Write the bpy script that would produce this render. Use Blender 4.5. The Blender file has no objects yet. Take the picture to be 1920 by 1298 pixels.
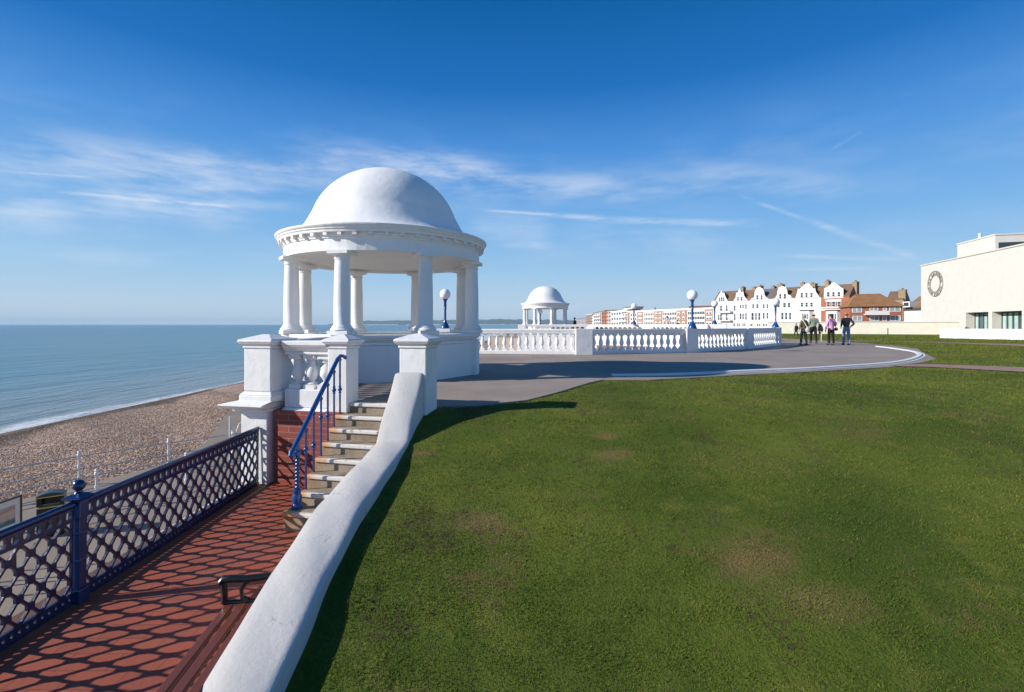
import bpy, bmesh, math, random
import numpy as np
from mathutils import Vector, Matrix
random.seed(7); rng = np.random.default_rng(7)
PI = math.pi
scene = bpy.context.scene
COL = scene.collection
F = 907.0; CX = 960.0; HZ = 608.5; CAMZ = 1.1

# ------------------------------------------------------------------ surveying helpers (photo measurements -> metres)
def P(px, py, Y): return Vector(((px-CX)/F*Y, Y, CAMZ+(HZ-py)/F*Y))
def G(px, py, z=0.0):
    Y = F*(CAMZ-z)/(py-HZ); return Vector(((px-CX)/F*Y, Y, z))

# ------------------------------------------------------------------ object helpers
def link(o): COL.objects.link(o); return o
def tag(o, label=None, cat=None, group=None, kind=None):
    if label: o['label'] = label
    if cat: o['category'] = cat
    if group: o['group'] = group
    if kind: o['kind'] = kind
    return o
def thing(name, loc, label, cat, group=None, rotz=0.0):
    o = bpy.data.objects.new(name, None); o.location = loc; o.rotation_euler = (0, 0, rotz)
    o.empty_display_size = .2
    link(o); return tag(o, label, cat, group)
def wloc(p):
    v = Vector((0, 0, 0))
    while p is not None: v += p.location; p = p.parent
    return v

class MB:
    def __init__(s): s.v = []; s.f = []; s.sm = []
    def add(s, vs, fs, smooth=False):
        b = len(s.v); s.v += [Vector(x) for x in vs]
        for f in fs: s.f.append([i+b for i in f]); s.sm.append(smooth)
        return s
    def box(s, x0, x1, y0, y1, z0, z1):
        return s.add([(x0,y0,z0),(x1,y0,z0),(x1,y1,z0),(x0,y1,z0),(x0,y0,z1),(x1,y0,z1),(x1,y1,z1),(x0,y1,z1)],
              [(3,2,1,0),(4,5,6,7),(0,1,5,4),(1,2,6,5),(2,3,7,6),(3,0,4,7)])
    def frustum(s, a, z0, b, z1):   # a,b = (x0,x1,y0,y1)
        return s.add([(a[0],a[2],z0),(a[1],a[2],z0),(a[1],a[3],z0),(a[0],a[3],z0),(b[0],b[2],z1),(b[1],b[2],z1),(b[1],b[3],z1),(b[0],b[3],z1)],
              [(3,2,1,0),(4,5,6,7),(0,1,5,4),(1,2,6,5),(2,3,7,6),(3,0,4,7)])
    def obox(s, o, ux, uy, x0, x1, y0, y1, z0, z1):  # oriented box: origin o, horizontal unit axes ux, uy
        c = []
        for z in (z0, z1):
            for (x, y) in ((x0,y0),(x1,y0),(x1,y1),(x0,y1)):
                p = o+ux*x+uy*y; c.append((p.x, p.y, z))
        fs = [(3,2,1,0),(4,5,6,7),(0,1,5,4),(1,2,6,5),(2,3,7,6),(3,0,4,7)]
        if ux.x*uy.y-ux.y*uy.x < 0: fs = [f[::-1] for f in fs]
        return s.add(c, fs)
    def lathe(s, prof, c=(0,0), n=24, z=0, smooth=True, caps=True, a0=0, sx=1, sy=1):
        b = len(s.v); m = len(prof)
        vs = [(c[0]+r*math.cos(a0+2*PI*i/n)*sx, c[1]+r*math.sin(a0+2*PI*i/n)*sy, z+zz) for (r, zz) in prof for i in range(n)]
        fs = [(k*n+i, k*n+(i+1)%n, (k+1)*n+(i+1)%n, (k+1)*n+i) for k in range(m-1) for i in range(n)]
        s.add(vs, fs, smooth)
        if caps:
            s.f.append([b+i for i in range(n)][::-1]); s.sm.append(False)
            s.f.append([b+(m-1)*n+i for i in range(n)]); s.sm.append(False)
        return s
    def tube(s, pts, r, n=8, caps=True, smooth=True):
        pts = [Vector(p) for p in pts]; rs = r if isinstance(r, (list, tuple)) else [r]*len(pts)
        vs = []; up = None
        for i, p in enumerate(pts):
            t = (pts[min(i+1, len(pts)-1)]-pts[max(i-1, 0)]).normalized()
            if up is None: up = Vector((0,0,1)) if abs(t.z) < .9 else Vector((1,0,0))
            a = t.cross(up).normalized(); b = a.cross(t).normalized(); up = b
            vs += [p+(a*math.cos(2*PI*k/n)+b*math.sin(2*PI*k/n))*rs[i] for k in range(n)]
        m = len(pts)
        fs = [(k*n+i, k*n+(i+1)%n, (k+1)*n+(i+1)%n, (k+1)*n+i) for k in range(m-1) for i in range(n)]
        b0 = len(s.v); s.add(vs, fs, smooth)
        if caps:
            s.f.append([b0+i for i in range(n)][::-1]); s.sm.append(False)
            s.f.append([b0+(m-1)*n+i for i in range(n)]); s.sm.append(False)
        return s
    def ball(s, c, r, n=20, m=12, sx=1, sy=1, sz=1):
        prof = [(max(r*math.sin(PI*k/m), 1e-4), -r*math.cos(PI*k/m)*sz) for k in range(m+1)]
        return s.lathe(prof, (c[0], c[1]), n, c[2], True, True, 0, sx, sy)
    def prism(s, pts, z0, z1):
        n = len(pts)
        return s.add([(p[0],p[1],z0) for p in pts]+[(p[0],p[1],z1) for p in pts],
              [list(range(n))[::-1], list(range(n, 2*n))]+[(i,(i+1)%n,n+(i+1)%n,n+i) for i in range(n)])
    def sweep(s, path, prof, closed=False, smooth=False):
        """profile (offset to the right of travel, z) swept along a plan path [(x,y[,z])]"""
        path = [Vector((p[0], p[1], p[2] if len(p) > 2 else 0)) for p in path]; n = len(path); m = len(prof); vs = []
        for i, p in enumerate(path):
            a = path[(i-1) % n] if (closed or i > 0) else p; b = path[(i+1) % n] if (closed or i < n-1) else p
            d1 = (p-a); d2 = (b-p); d1.z = d2.z = 0
            if d1.length < 1e-6: d1 = d2
            if d2.length < 1e-6: d2 = d1
            d1.normalize(); d2.normalize(); t = (d1+d2).normalized()
            nr = Vector((t.y, -t.x, 0)); k = 1/max(.5, t.dot(d1))
            vs += [p+nr*(o*k)+Vector((0,0,z)) for (o, z) in prof]
        fs = [(k*m+i, k*m+(i+1)%m, ((k+1)%n)*m+(i+1)%m, ((k+1)%n)*m+i) for k in range(n if closed else n-1) for i in range(m)]
        b0 = len(s.v); s.add(vs, fs, smooth)
        if not closed:
            s.f.append([b0+i for i in range(m)]); s.sm.append(False)
            s.f.append([b0+(n-1)*m+i for i in range(m)][::-1]); s.sm.append(False)
        return s
    def mesh(s, name, mat, off=Vector((0,0,0)), bevel=0):
        me = bpy.data.meshes.new(name)
        me.from_pydata([tuple(v-off) for v in s.v], [], s.f); me.update()
        me.polygons.foreach_set('use_smooth', s.sm)
        bm = bmesh.new(); bm.from_mesh(me)
        bmesh.ops.recalc_face_normals(bm, faces=bm.faces); 
        big = [f for f in bm.faces if len(f.verts) > 4]
        if big: bmesh.ops.triangulate(bm, faces=big)
        bm.to_mesh(me); bm.free()
        if any(s.sm): me.set_sharp_from_angle(angle=math.radians(38))
        for m in (mat if isinstance(mat, (list, tuple)) else [mat]): me.materials.append(m)
        return me
    def build(s, name, mat, parent=None, bevel=0, origin=None, seg=2):
        off = wloc(parent) if parent else Vector((0,0,0))
        o = bpy.data.objects.new(name, None)if False else None
        if origin is not None: off = off*0+Vector(origin)
        me = s.mesh(name, mat, off)
        o = bpy.data.objects.new(name, me); link(o)
        if parent: o.parent = parent
        if origin is not None: o.location = Vector(origin)-(wloc(parent) if parent else Vector((0,0,0)))
        if bevel:
            b = o.modifiers.new('bevel', 'BEVEL'); b.width = bevel; b.segments = seg; b.limit_method = 'ANGLE'; b.angle_limit = .7
        return o
def child(name, me, parent, loc=(0,0,0), rotz=0):
    o = bpy.data.objects.new(name, me); link(o); o.parent = parent; o.location = loc; o.rotation_euler = (0,0,rotz); return o

# ------------------------------------------------------------------ materials
class NT:
    def __init__(s, name, tree=None):
        if tree is None:
            s.m = bpy.data.materials.new(name); s.m.use_nodes = True; s.t = s.m.node_tree; s.t.nodes.clear()
            s.out = s.n('ShaderNodeOutputMaterial'); s.b = s.n('ShaderNodeBsdfPrincipled')
            s.l(s.b.outputs[0], s.out.inputs[0])
        else: s.t = tree
    def n(s, k, **kw):
        x = s.t.nodes.new(k)
        for a, b in kw.items(): setattr(x, a, b)
        return x
    def l(s, a, b): s.t.links.new(a, b)
    def set(s, sock, v):
        if hasattr(v, 'links') or isinstance(v, bpy.types.NodeSocket): s.l(v, sock)
        else:
            if isinstance(v, (tuple, list)) and len(v) == 3 and sock.type == 'RGBA': v = (*v, 1)
            sock.default_value = v
    def math(s, op, a, b=0.0, c=None, clamp=False):
        x = s.n('ShaderNodeMath', operation=op, use_clamp=clamp); s.set(x.inputs[0], a); s.set(x.inputs[1], b)
        if c is not None: s.set(x.inputs[2], c)
        return x.outputs[0]
    def mix(s, f, a, b, mode='MIX'):
        x = s.n('ShaderNodeMix', data_type='RGBA', blend_type=mode); s.set(x.inputs[0], f); s.set(x.inputs[6], a); s.set(x.inputs[7], b); return x.outputs[2]
    def pos(s): return s.n('ShaderNodeNewGeometry').outputs['Position']
    def mapv(s, v, sc=(1,1,1), rot=(0,0,0), loc=(0,0,0)):
        x = s.n('ShaderNodeMapping'); s.l(v, x.inputs[0]); x.inputs['Scale'].default_value = sc; x.inputs['Rotation'].default_value = rot; x.inputs['Location'].default_value = loc; return x.outputs[0]
    def noise(s, v, scale, det=4, rough=.55, col=False):
        x = s.n('ShaderNodeTexNoise'); s.l(v, x.inputs['Vector']); x.inputs['Scale'].default_value = scale; x.inputs['Detail'].default_value = det; x.inputs['Roughness'].default_value = rough
        return x.outputs[1 if col else 0]
    def ramp(s, f, stops, interp='LINEAR'):
        x = s.n('ShaderNodeValToRGB'); s.l(f, x.inputs[0]); cr = x.color_ramp; cr.interpolation = interp
        while len(cr.elements) < len(stops): cr.elements.new(.5)
        for e, (p, c) in zip(cr.elements, stops):
            e.position = p; e.color = (c, c, c, 1) if isinstance(c, (int, float)) else (*c, 1)
        return x.outputs[0]
    def smooth(s, v, a, b):
        x = s.n('ShaderNodeMapRange', interpolation_type='SMOOTHSTEP'); s.set(x.inputs[0], v); s.set(x.inputs[1], a); s.set(x.inputs[2], b); return x.outputs[0]
    def bump(s, h, strength=.3, dist=.01, prev=None):
        x = s.n('ShaderNodeBump'); s.l(h, x.inputs['Height']); x.inputs['Strength'].default_value = strength; x.inputs['Distance'].default_value = dist
        if prev is not None: s.l(prev, x.inputs['Normal'])
        return x.outputs[0]
    def fin(s, col=None, rough=None, nrm=None, spec=None, metal=None):
        if col is not None: s.set(s.b.inputs['Base Color'], col)
        if rough is not None: s.set(s.b.inputs['Roughness'], rough)
        if nrm is not None: s.l(nrm, s.b.inputs['Normal'])
        if spec is not None: s.b.inputs['Specular IOR Level'].default_value = spec
        if metal is not None: s.b.inputs['Metallic'].default_value = metal
        return s.m
def plain(name, col, rough=.6, var=.12, scale=6, bump=0.0, spec=.4, metal=0):
    t = NT(name); p = t.pos(); n = t.noise(p, scale, 4)
    c = t.mix(n, tuple(x*(1-var) for x in col), tuple(min(1, x*(1+var)) for x in col))
    nb = t.bump(t.noise(p, scale*6, 5), bump, .01) if bump else None
    return t.fin(c, rough, nb, spec, metal)
def stucco(name, col=(.82,.81,.80), dirt=.5, bump=.35, marks=False):
    t = NT(name); p = t.pos()
    a = t.noise(p, 1.3, 5); b = t.noise(p, 9, 6, .65); st = t.noise(t.mapv(p, (7,7,.7)), 1.5, 5, .6)
    c = t.mix(t.smooth(a, .35, .7), col, tuple(x*.94 for x in col))
    c = t.mix(t.math('MULTIPLY', t.smooth(st, .56, .82), dirt*.5), c, (.52,.49,.44))
    c = t.mix(t.math('MULTIPLY', t.smooth(b, .62, .8), dirt*.45), c, (.45,.42,.37))
    if marks:   # scuffs and black specks on the worn coping
        v = t.n('ShaderNodeTexVoronoi', feature='DISTANCE_TO_EDGE'); t.l(t.mapv(p, (9,3,3), (0,0,.5)), v.inputs['Vector'])
        v.inputs['Scale'].default_value = 1.0
        line = t.math('SUBTRACT', 1, t.smooth(v.outputs[0], .0, .02)); msk = t.smooth(t.noise(p, 6, 3), .6, .66)
        c = t.mix(t.math('MULTIPLY', t.math('MULTIPLY', line, msk), .65), c, (.16,.15,.15))
        sp = t.smooth(t.noise(p, 55, 2), .735, .77)
        c = t.mix(t.math('MULTIPLY', sp, .8), c, (.12,.11,.11))
        c = t.mix(t.math('MULTIPLY', t.smooth(t.noise(t.mapv(p,(1,1,1),(0,0,.3)), 2.2, 5, .6), .45, .75), .45), c, (.47,.46,.46))
    n1 = t.bump(t.noise(p, 4.5, 3), bump*.8, .03); n2 = t.bump(t.noise(p, 45, 5, .65), bump, .006, n1)
    return t.fin(c, .62, n2, .35)

M = {}
M['white'] = stucco('white_stucco', (.83,.815,.79), .45, .38)
M['white_old'] = stucco('white_stucco_worn', (.77,.76,.745), .9, .5)
M['coping'] = stucco('worn_coping', (.56,.53,.50), .8, .35, True)
M['white_far'] = stucco('white_render_far', (.70,.69,.67), .25, .1)
M['cream'] = stucco('cream_render', (.61,.58,.53), .25, .08)
M['cream_wall'] = stucco('cream_wall_paint', (.80,.74,.62), .35, .1)
M['blue'] = plain('blue_gloss_paint', (.009,.060,.215), .22, .25, 8, .12, .6)
M['navy'] = plain('navy_gloss_paint', (.003,.012,.058), .28, .3, 9, .2, .65)
M['rail'] = plain('dark_blue_gloss', (.004,.026,.10), .22, .3, 9, .15, .6)
M['black'] = plain('black_gloss', (.012,.013,.012), .25, .3, 10, .05, .5)
M['gold'] = plain('gold_band', (.55,.42,.18), .35, .1, 10, 0, .5, .3)
M['globe'] = plain('opal_globe', (.86,.86,.86), .18, .02, 5, 0, .5)
M['iron_white'] = plain('white_iron_paint', (.72,.72,.72), .4, .15, 20, .2)
M['concrete'] = plain('promenade_concrete', (.265,.215,.17), .85, .3, .9, .4, .2)
M['glass'] = plain('window_glass', (.03,.04,.05), .12, .2, 3, 0, .6)
M['frame'] = plain('window_frame_white', (.75,.75,.75), .5, .05, 5)
M['brickfar'] = plain('far_brick', (.34,.125,.07), .8, .25, 1.2, .1, .2)
M['brickpale'] = plain('far_brick_pale', (.37,.21,.14), .8, .2, .8, .1, .2)
M['roof_orange'] = plain('roof_tiles_orange', (.215,.12,.065), .85, .4, .9, .3, .2)
M['roof_brown'] = plain('roof_tiles_brown', (.17,.11,.07), .85, .4, .9, .3, .2)
M['roof_slate'] = plain('roof_slate', (.13,.12,.125), .8, .3, .9, .2, .2)
M['chimney'] = plain('chimney_brick', (.30,.22,.14), .9, .35, 2, .2, .2)
M['pot'] = plain('chimney_pot', (.38,.13,.06), .8, .2, 2)
M['wood'] = None
M['lead'] = plain('dark_flashing', (.06,.055,.05), .7, .2, 3)
M['teal'] = plain('curtain_teal', (.36,.50,.46), .7, .2, 2)
M['letter'] = plain('grey_letters', (.30,.27,.24), .6, .25, 3)
M['hill'] = plain('hill_scrub', (.075,.09,.07), .95, .35, .004, 0, .1)
def make_ground_mats():
    # asphalt
    t = NT('asphalt'); p = t.pos()
    c = t.mix(t.smooth(t.noise(p, .55, 6, .6), .3, .7), (.25,.20,.165), (.325,.265,.225))
    c = t.mix(t.math('MULTIPLY', t.smooth(t.noise(p, 2.4, 5, .6), .5, .8), .5), c, (.17,.15,.15))
    c = t.mix(t.math('MULTIPLY', t.smooth(t.noise(p, 110, 2), .5, .75), .45), c, (.42,.39,.37))
    M['asphalt'] = t.fin(c, .85, t.bump(t.noise(p, 130, 3), .5, .006), .25)
    # soil / turf
    def turf(name, blades):
        t = NT(name); p = t.pos()
        a = t.noise(p, .45, 5, .6); b = t.noise(p, 3.2, 5, .65); d = t.noise(p, 14, 4, .7)
        c = t.mix(t.smooth(a, .3, .7), (.070,.108,.015), (.146,.175,.027))
        c = t.mix(t.math('MULTIPLY', t.smooth(b, .5, .78), .65), c, (.205,.20,.04))
        c = t.mix(t.math('MULTIPLY', t.smooth(d, .52, .72), .6), c, (.05,.085,.014))
        dry = t.smooth(t.math('ADD', t.math('MULTIPLY', t.noise(t.mapv(p, (.7,1.1,1), (0,0,.5)), 1.0, 7, .72), .72), t.math('MULTIPLY', d, .28)), .515, .63)
        c = t.mix(t.math('MULTIPLY', dry, .62), c, (.17,.125,.05))
        thatch = t.smooth(t.math('ADD', t.math('MULTIPLY', t.noise(t.mapv(p, (1.3,.8,1), (0,0,-.6), (5,2,0)), 1.0, 7, .75), .7), t.math('MULTIPLY', t.noise(p, 30, 3), .3)), .545, .63)
        c = t.mix(t.math('MULTIPLY', thatch, .68), c, (.085,.062,.032))
        sep = t.n('ShaderNodeSeparateXYZ'); t.l(p, sep.inputs[0])
        for (x, y, r, k) in PATCH:
            dx = t.math('SUBTRACT', sep.outputs[0], x); dy = t.math('MULTIPLY', t.math('SUBTRACT', sep.outputs[1], y), 1.5)
            dd = t.math('SQRT', t.math('ADD', t.math('MULTIPLY', dx, dx), t.math('MULTIPLY', dy, dy)))
            dd = t.math('ADD', dd, t.math('MULTIPLY', t.math('SUBTRACT', b, .5), r*1.6))
            c = t.mix(t.math('MULTIPLY', t.math('SUBTRACT', 1, t.smooth(dd, r*.2, r)), k), c, (.24,.155,.07))
        if blades:
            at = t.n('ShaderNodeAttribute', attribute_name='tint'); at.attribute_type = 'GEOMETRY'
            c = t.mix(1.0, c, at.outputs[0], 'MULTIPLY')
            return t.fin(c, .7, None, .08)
        nb = t.bump(t.noise(p, 60, 4, .7), .9, .03); nb = t.bump(b, .5, .05, nb)
        return t.fin(c, .9, nb, .1)
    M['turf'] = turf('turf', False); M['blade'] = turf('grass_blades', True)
    # shingle
    t = NT('shingle'); p = t.pos()
    v = t.n('ShaderNodeTexVoronoi'); t.l(p, v.inputs['Vector']); v.inputs['Scale'].default_value = 17
    sp = t.n('ShaderNodeSeparateColor'); t.l(v.outputs['Color'], sp.inputs[0])
    c = t.ramp(sp.outputs[0], [(0,(.22,.135,.10)),(.35,(.36,.235,.17)),(.7,(.45,.315,.235)),(.93,(.54,.41,.32)),(1,(.70,.62,.54))])
    c = t.mix(t.math('MULTIPLY', t.smooth(t.noise(p, .35, 6, .65), .42, .7), .5), c, (.22,.15,.115))
    sx = t.n('ShaderNodeSeparateXYZ'); t.l(p, sx.inputs[0])
    wet = t.math('SUBTRACT', 1, t.smooth(t.math('ADD', sx.outputs[2], t.math('MULTIPLY', t.noise(p, .5, 4), .5)), -5.05, -4.7))
    c = t.mix(t.math('MULTIPLY', wet, .75), c, (.065,.04,.03))
    h = t.math('SUBTRACT', 1, v.outputs['Distance'])
    nb = t.bump(h, .9, .05); nb = t.bump(t.noise(p, 1.2, 5, .6), .8, .35, nb)
    M['shingle'] = t.fin(c, .8, nb, .25)
    t = NT('pebbles'); at = t.n('ShaderNodeAttribute', attribute_name='tint'); M['pebble'] = t.fin(at.outputs[0], .75, None, .3)
    # red floor tiles
    t = NT('red_floor_tiles'); p = t.pos()
    br = t.n('ShaderNodeTexBrick'); br.offset = 0.5; t.l(t.mapv(p, (1,1,1), (0,0,0)), br.inputs['Vector'])
    br.inputs['Scale'].default_value = 1; br.inputs['Brick Width'].default_value = .3; br.inputs['Row Height'].default_value = .15
    br.inputs['Mortar Size'].default_value = .0022; br.inputs['Mortar Smooth'].default_value = .2
    br.inputs['Color1'].default_value = (.34,.082,.042,1); br.inputs['Color2'].default_value = (.28,.072,.042,1); br.inputs['Mortar'].default_value = (.08,.03,.02,1)
    c = t.mix(t.math('MULTIPLY', t.smooth(t.noise(p, 2.2, 6, .65), .42, .75), .6), br.outputs[0], (.25,.10,.07))
    sx = t.n('ShaderNodeSeparateXYZ'); t.l(p, sx.inputs[0])
    moss = t.math('MULTIPLY', t.math('SUBTRACT', 1, t.smooth(t.math('ADD', sx.outputs[0], t.math('MULTIPLY', t.noise(p, 4, 4), .5)), -3.02, -2.72)), .75)
    c = t.mix(moss, c, (.085,.065,.04))
    c = t.mix(t.math('MULTIPLY', t.smooth(t.noise(p, 28, 4, .7), .58, .8), .4), c, (.15,.055,.04))
    M['tile'] = t.fin(c, .6, t.bump(t.math('SUBTRACT', 1, br.outputs['Fac']), .4, .003, t.bump(t.noise(p, 30, 5), .3, .006)), .35)
    # brick wall (x,z)
    t = NT('red_brick'); p = t.pos(); cx = t.n('ShaderNodeCombineXYZ'); sx = t.n('ShaderNodeSeparateXYZ'); t.l(p, sx.inputs[0])
    t.l(t.math('ADD', sx.outputs[0], sx.outputs[1]), cx.inputs[0]); t.l(sx.outputs[2], cx.inputs[1])
    br = t.n('ShaderNodeTexBrick'); t.l(cx.outputs[0], br.inputs['Vector']); br.inputs['Scale'].default_value = 1
    br.inputs['Brick Width'].default_value = .235; br.inputs['Row Height'].default_value = .078; br.inputs['Mortar Size'].default_value = .004
    br.inputs['Color1'].default_value = (.30,.065,.04,1); br.inputs['Color2'].default_value = (.24,.05,.035,1); br.inputs['Mortar'].default_value = (.34,.20,.16,1)
    c = t.mix(t.math('MULTIPLY', t.smooth(t.noise(p, 6, 6), .5, .8), .5), br.outputs[0], (.16,.04,.03))
    M['brick'] = t.fin(c, .65, t.bump(t.math('SUBTRACT', 1, br.outputs['Fac']), .7, .006), .35)
    # path paving
    t = NT('pink_paving'); p = t.pos()
    br = t.n('ShaderNodeTexBrick'); t.l(p, br.inputs['Vector']); br.inputs['Scale'].default_value = 1
    br.inputs['Brick Width'].default_value = .4; br.inputs['Row Height'].default_value = .2; br.inputs['Mortar Size'].default_value = .008
    br.inputs['Color1'].default_value = (.34,.21,.17,1); br.inputs['Color2'].default_value = (.29,.175,.145,1); br.inputs['Mortar'].default_value = (.2,.14,.12,1)
    M['paving'] = t.fin(t.mix(t.noise(p, 3, 4), br.outputs[0], (.34,.22,.185)), .85, None, .2)
    # stone steps with rust at the railing side
    t = NT('stone_step'); p = t.pos(); sx = t.n('ShaderNodeSeparateXYZ'); t.l(p, sx.inputs[0])
    c = t.mix(t.smooth(t.noise(p, 5, 6, .65), .35, .7), (.33,.27,.20), (.21,.16,.115))
    ru = t.math('SUBTRACT', 1, t.smooth(t.math('ADD', sx.outputs[0], t.math('MULTIPLY', t.noise(p, 9, 5), .28)), -2.10, -1.92))
    c = t.mix(t.math('MULTIPLY', ru, .45), c, (.40,.18,.06))
    M['stone'] = t.fin(c, .8, t.bump(t.noise(p, 25, 5), .4, .01), .25)
    t = NT('painted_nosing'); p = t.pos(); sx = t.n('ShaderNodeSeparateXYZ'); t.l(p, sx.inputs[0])
    c = t.mix(t.smooth(t.noise(p, 14, 6, .7), .56, .68), (.66,.63,.59), (.33,.27,.2))
    ru = t.math('SUBTRACT', 1, t.smooth(t.math('ADD', sx.outputs[0], t.math('MULTIPLY', t.noise(p, 8, 5), .3)), -2.06, -1.88))
    c = t.mix(t.math('MULTIPLY', ru, .85), c, (.62,.27,.06))
    M['nosing'] = t.fin(c, .7, t.bump(t.noise(p, 30, 5), .3, .008), .3)
    # bench timber
    t = NT('bench_timber'); p = t.pos(); w = t.noise(t.mapv(p, (40,2.5,40)), 1.5, 5, .6)
    M['wood'] = t.fin(t.mix(w, (.10,.026,.015), (.18,.048,.026)), .45, t.bump(w, .25, .004), .4)
    # sea
    t = NT('sea_water'); p = t.pos(); sx = t.n('ShaderNodeSeparateXYZ'); t.l(p, sx.inputs[0])
    dsh = t.math('SUBTRACT', t.math('SUBTRACT', t.math('MULTIPLY', sx.outputs[1], .062), 35.9), sx.outputs[0])   # metres out from the beach line
    wob = t.math('MULTIPLY', t.math('SUBTRACT', t.noise(p, .12, 4), .5), 26)
    dd = t.math('ADD', dsh, wob)
    c = t.mix(t.smooth(dd, 0, 45), (.17,.20,.18), (.04,.145,.16))
    c = t.mix(t.smooth(dd, 40, 420), c, (.020,.105,.16))
    st = t.noise(t.mapv(p, (.02,.004,1), (0,0,.15)), 1, 4, .6)
    c = t.mix(t.math('MULTIPLY', t.smooth(st, .45, .7), .5), c, (.05,.16,.22))
    fo = t.math('ADD', dsh, t.math('MULTIPLY', t.math('SUBTRACT', t.noise(p, .35, 5, .7), .5), 3.2))
    foam = t.math('MULTIPLY', t.math('SUBTRACT', 1, t.smooth(fo, .5, 2.3)), t.smooth(t.noise(p, 1.6, 5, .7), .22, .5))
    fo2 = t.math('MULTIPLY', t.math('SUBTRACT', 1, t.smooth(t.math('ABSOLUTE', t.math('SUBTRACT', fo, 5.5)), .2, .8)), t.smooth(t.noise(p, .8, 5, .7), .5, .7))
    c = t.mix(t.math('ADD', foam, t.math('MULTIPLY', fo2, .5), clamp=True), c, (.60,.63,.64))
    w1 = t.noise(t.mapv(p, (.55,.16,1), (0,0,.25)), 1, 5, .6); w2 = t.noise(t.mapv(p, (.09,.022,1), (0,0,.1)), 1, 4, .6)
    nb = t.bump(w2, .6, 1.6); nb = t.bump(w1, .6, .45, nb)
    M['sea'] = t.fin(c, t.math('ADD', .24, t.math('MULTIPLY', foam, .5)), nb, .35)
PATCH = [tuple(G(1420,1000,-.28)[:2])+(.36,.42), tuple(G(1150,830,-.1)[:2])+(.35,.5), tuple(G(900,925,-.2)[:2])+(.3,.55), tuple(G(1540,1150,-.6)[:2])+(.35,.35), tuple(G(1135,800,-.05)[:2])+(.22,.5), tuple(G(790,850,-.25)[:2])+(.25,.6)]
SHORE_X = -33.0

# ------------------------------------------------------------------ terrain functions
ED = [(-1.13,7.0),(-1.10,6.50),(-.45,6.62),(.22,7.05),(.76,7.89),(1.49,9.2),(1.79,9.62),(2.74,9.62),(4.77,10.45),(7.53,11.5),(9.75,12.5),(11.84,14.0),(13.6,15.5),(14.9,17.3),(16.6,19.6),(18.4,21.9),(20.0,25.4),(20.8,29),(21.2,33),(21.4,38.4),(21,46),(17,52),(8,54),(1,52)]
def mirr(p):   # the terrace is symmetric about the line midway between the two domed shelters
    m = Vector((.1,28.1)); d = Vector((.985,-.172)); n = Vector((.172,.985)); r = Vector(p[:2])-m
    q = m+d*r.dot(d)-n*r.dot(n); return (q.x, q.y)
P0, P1, P2, P3, P4 = (-2.62,18.45), (2.62,17.72), (6.98,18.98), (10.6,21.75), (13.75,25.1)
RING = [P0, P1, P2, P3, P4]; RINGF = [mirr(p) for p in RING]
PAVE = ED + [(-1,50),(-2,43)] + RINGF[:] + [(14.6,27.2)] + RING[::-1] + [(-4.6,14.2),(-5.3,12.4),(-5.3,10.4),(-4.3,9.0),(-3.45,8.4),(-3.45,6.62),(-1.5,6.62),(-1.5,7.0)]
def inpoly(x, y, poly):
    c = np.zeros(x.shape, bool); n = len(poly); j = n-1
    for i in range(n):
        xi, yi = poly[i][:2]; xj, yj = poly[j][:2]
        if yi != yj: c ^= ((yi > y) != (yj > y)) & (x < (xj-xi)*(y-yi)/(yj-yi)+xi)
        j = i
    return c
DT = [-100,-5,-4.2,-3,-2,-1,0,.6,1.2,1.7,2.2,3.1,3.6,4.1,4.9,6.4,9,14]
DZ = [0,0,0,0,0,0,-.01,-.06,-.19,-.25,-.305,-.435,-.545,-.70,-.93,-1.12,-1.25,-1.3]
def lawn_z(x, y):
    t = 6.45-y; z = np.interp(t, DT, DZ)
    k = np.clip((x-1.0)/7, 0, 1); z = z*(1-.25*k)           # the bank flattens out to the right
    far = np.clip((np.hypot(x, y)-22)/40, 0, 1); z = z-.30*far*far*(3-2*far)
    z = z+.018*np.sin(x*1.7+1.1*y)*np.clip((6.6-y)/1.5, 0, 1)+.012*np.sin(x*3.9-2.3*y+1)*np.clip((6.6-y)/1.5, 0, 1)
    return z-.012
make_ground_mats()

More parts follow.
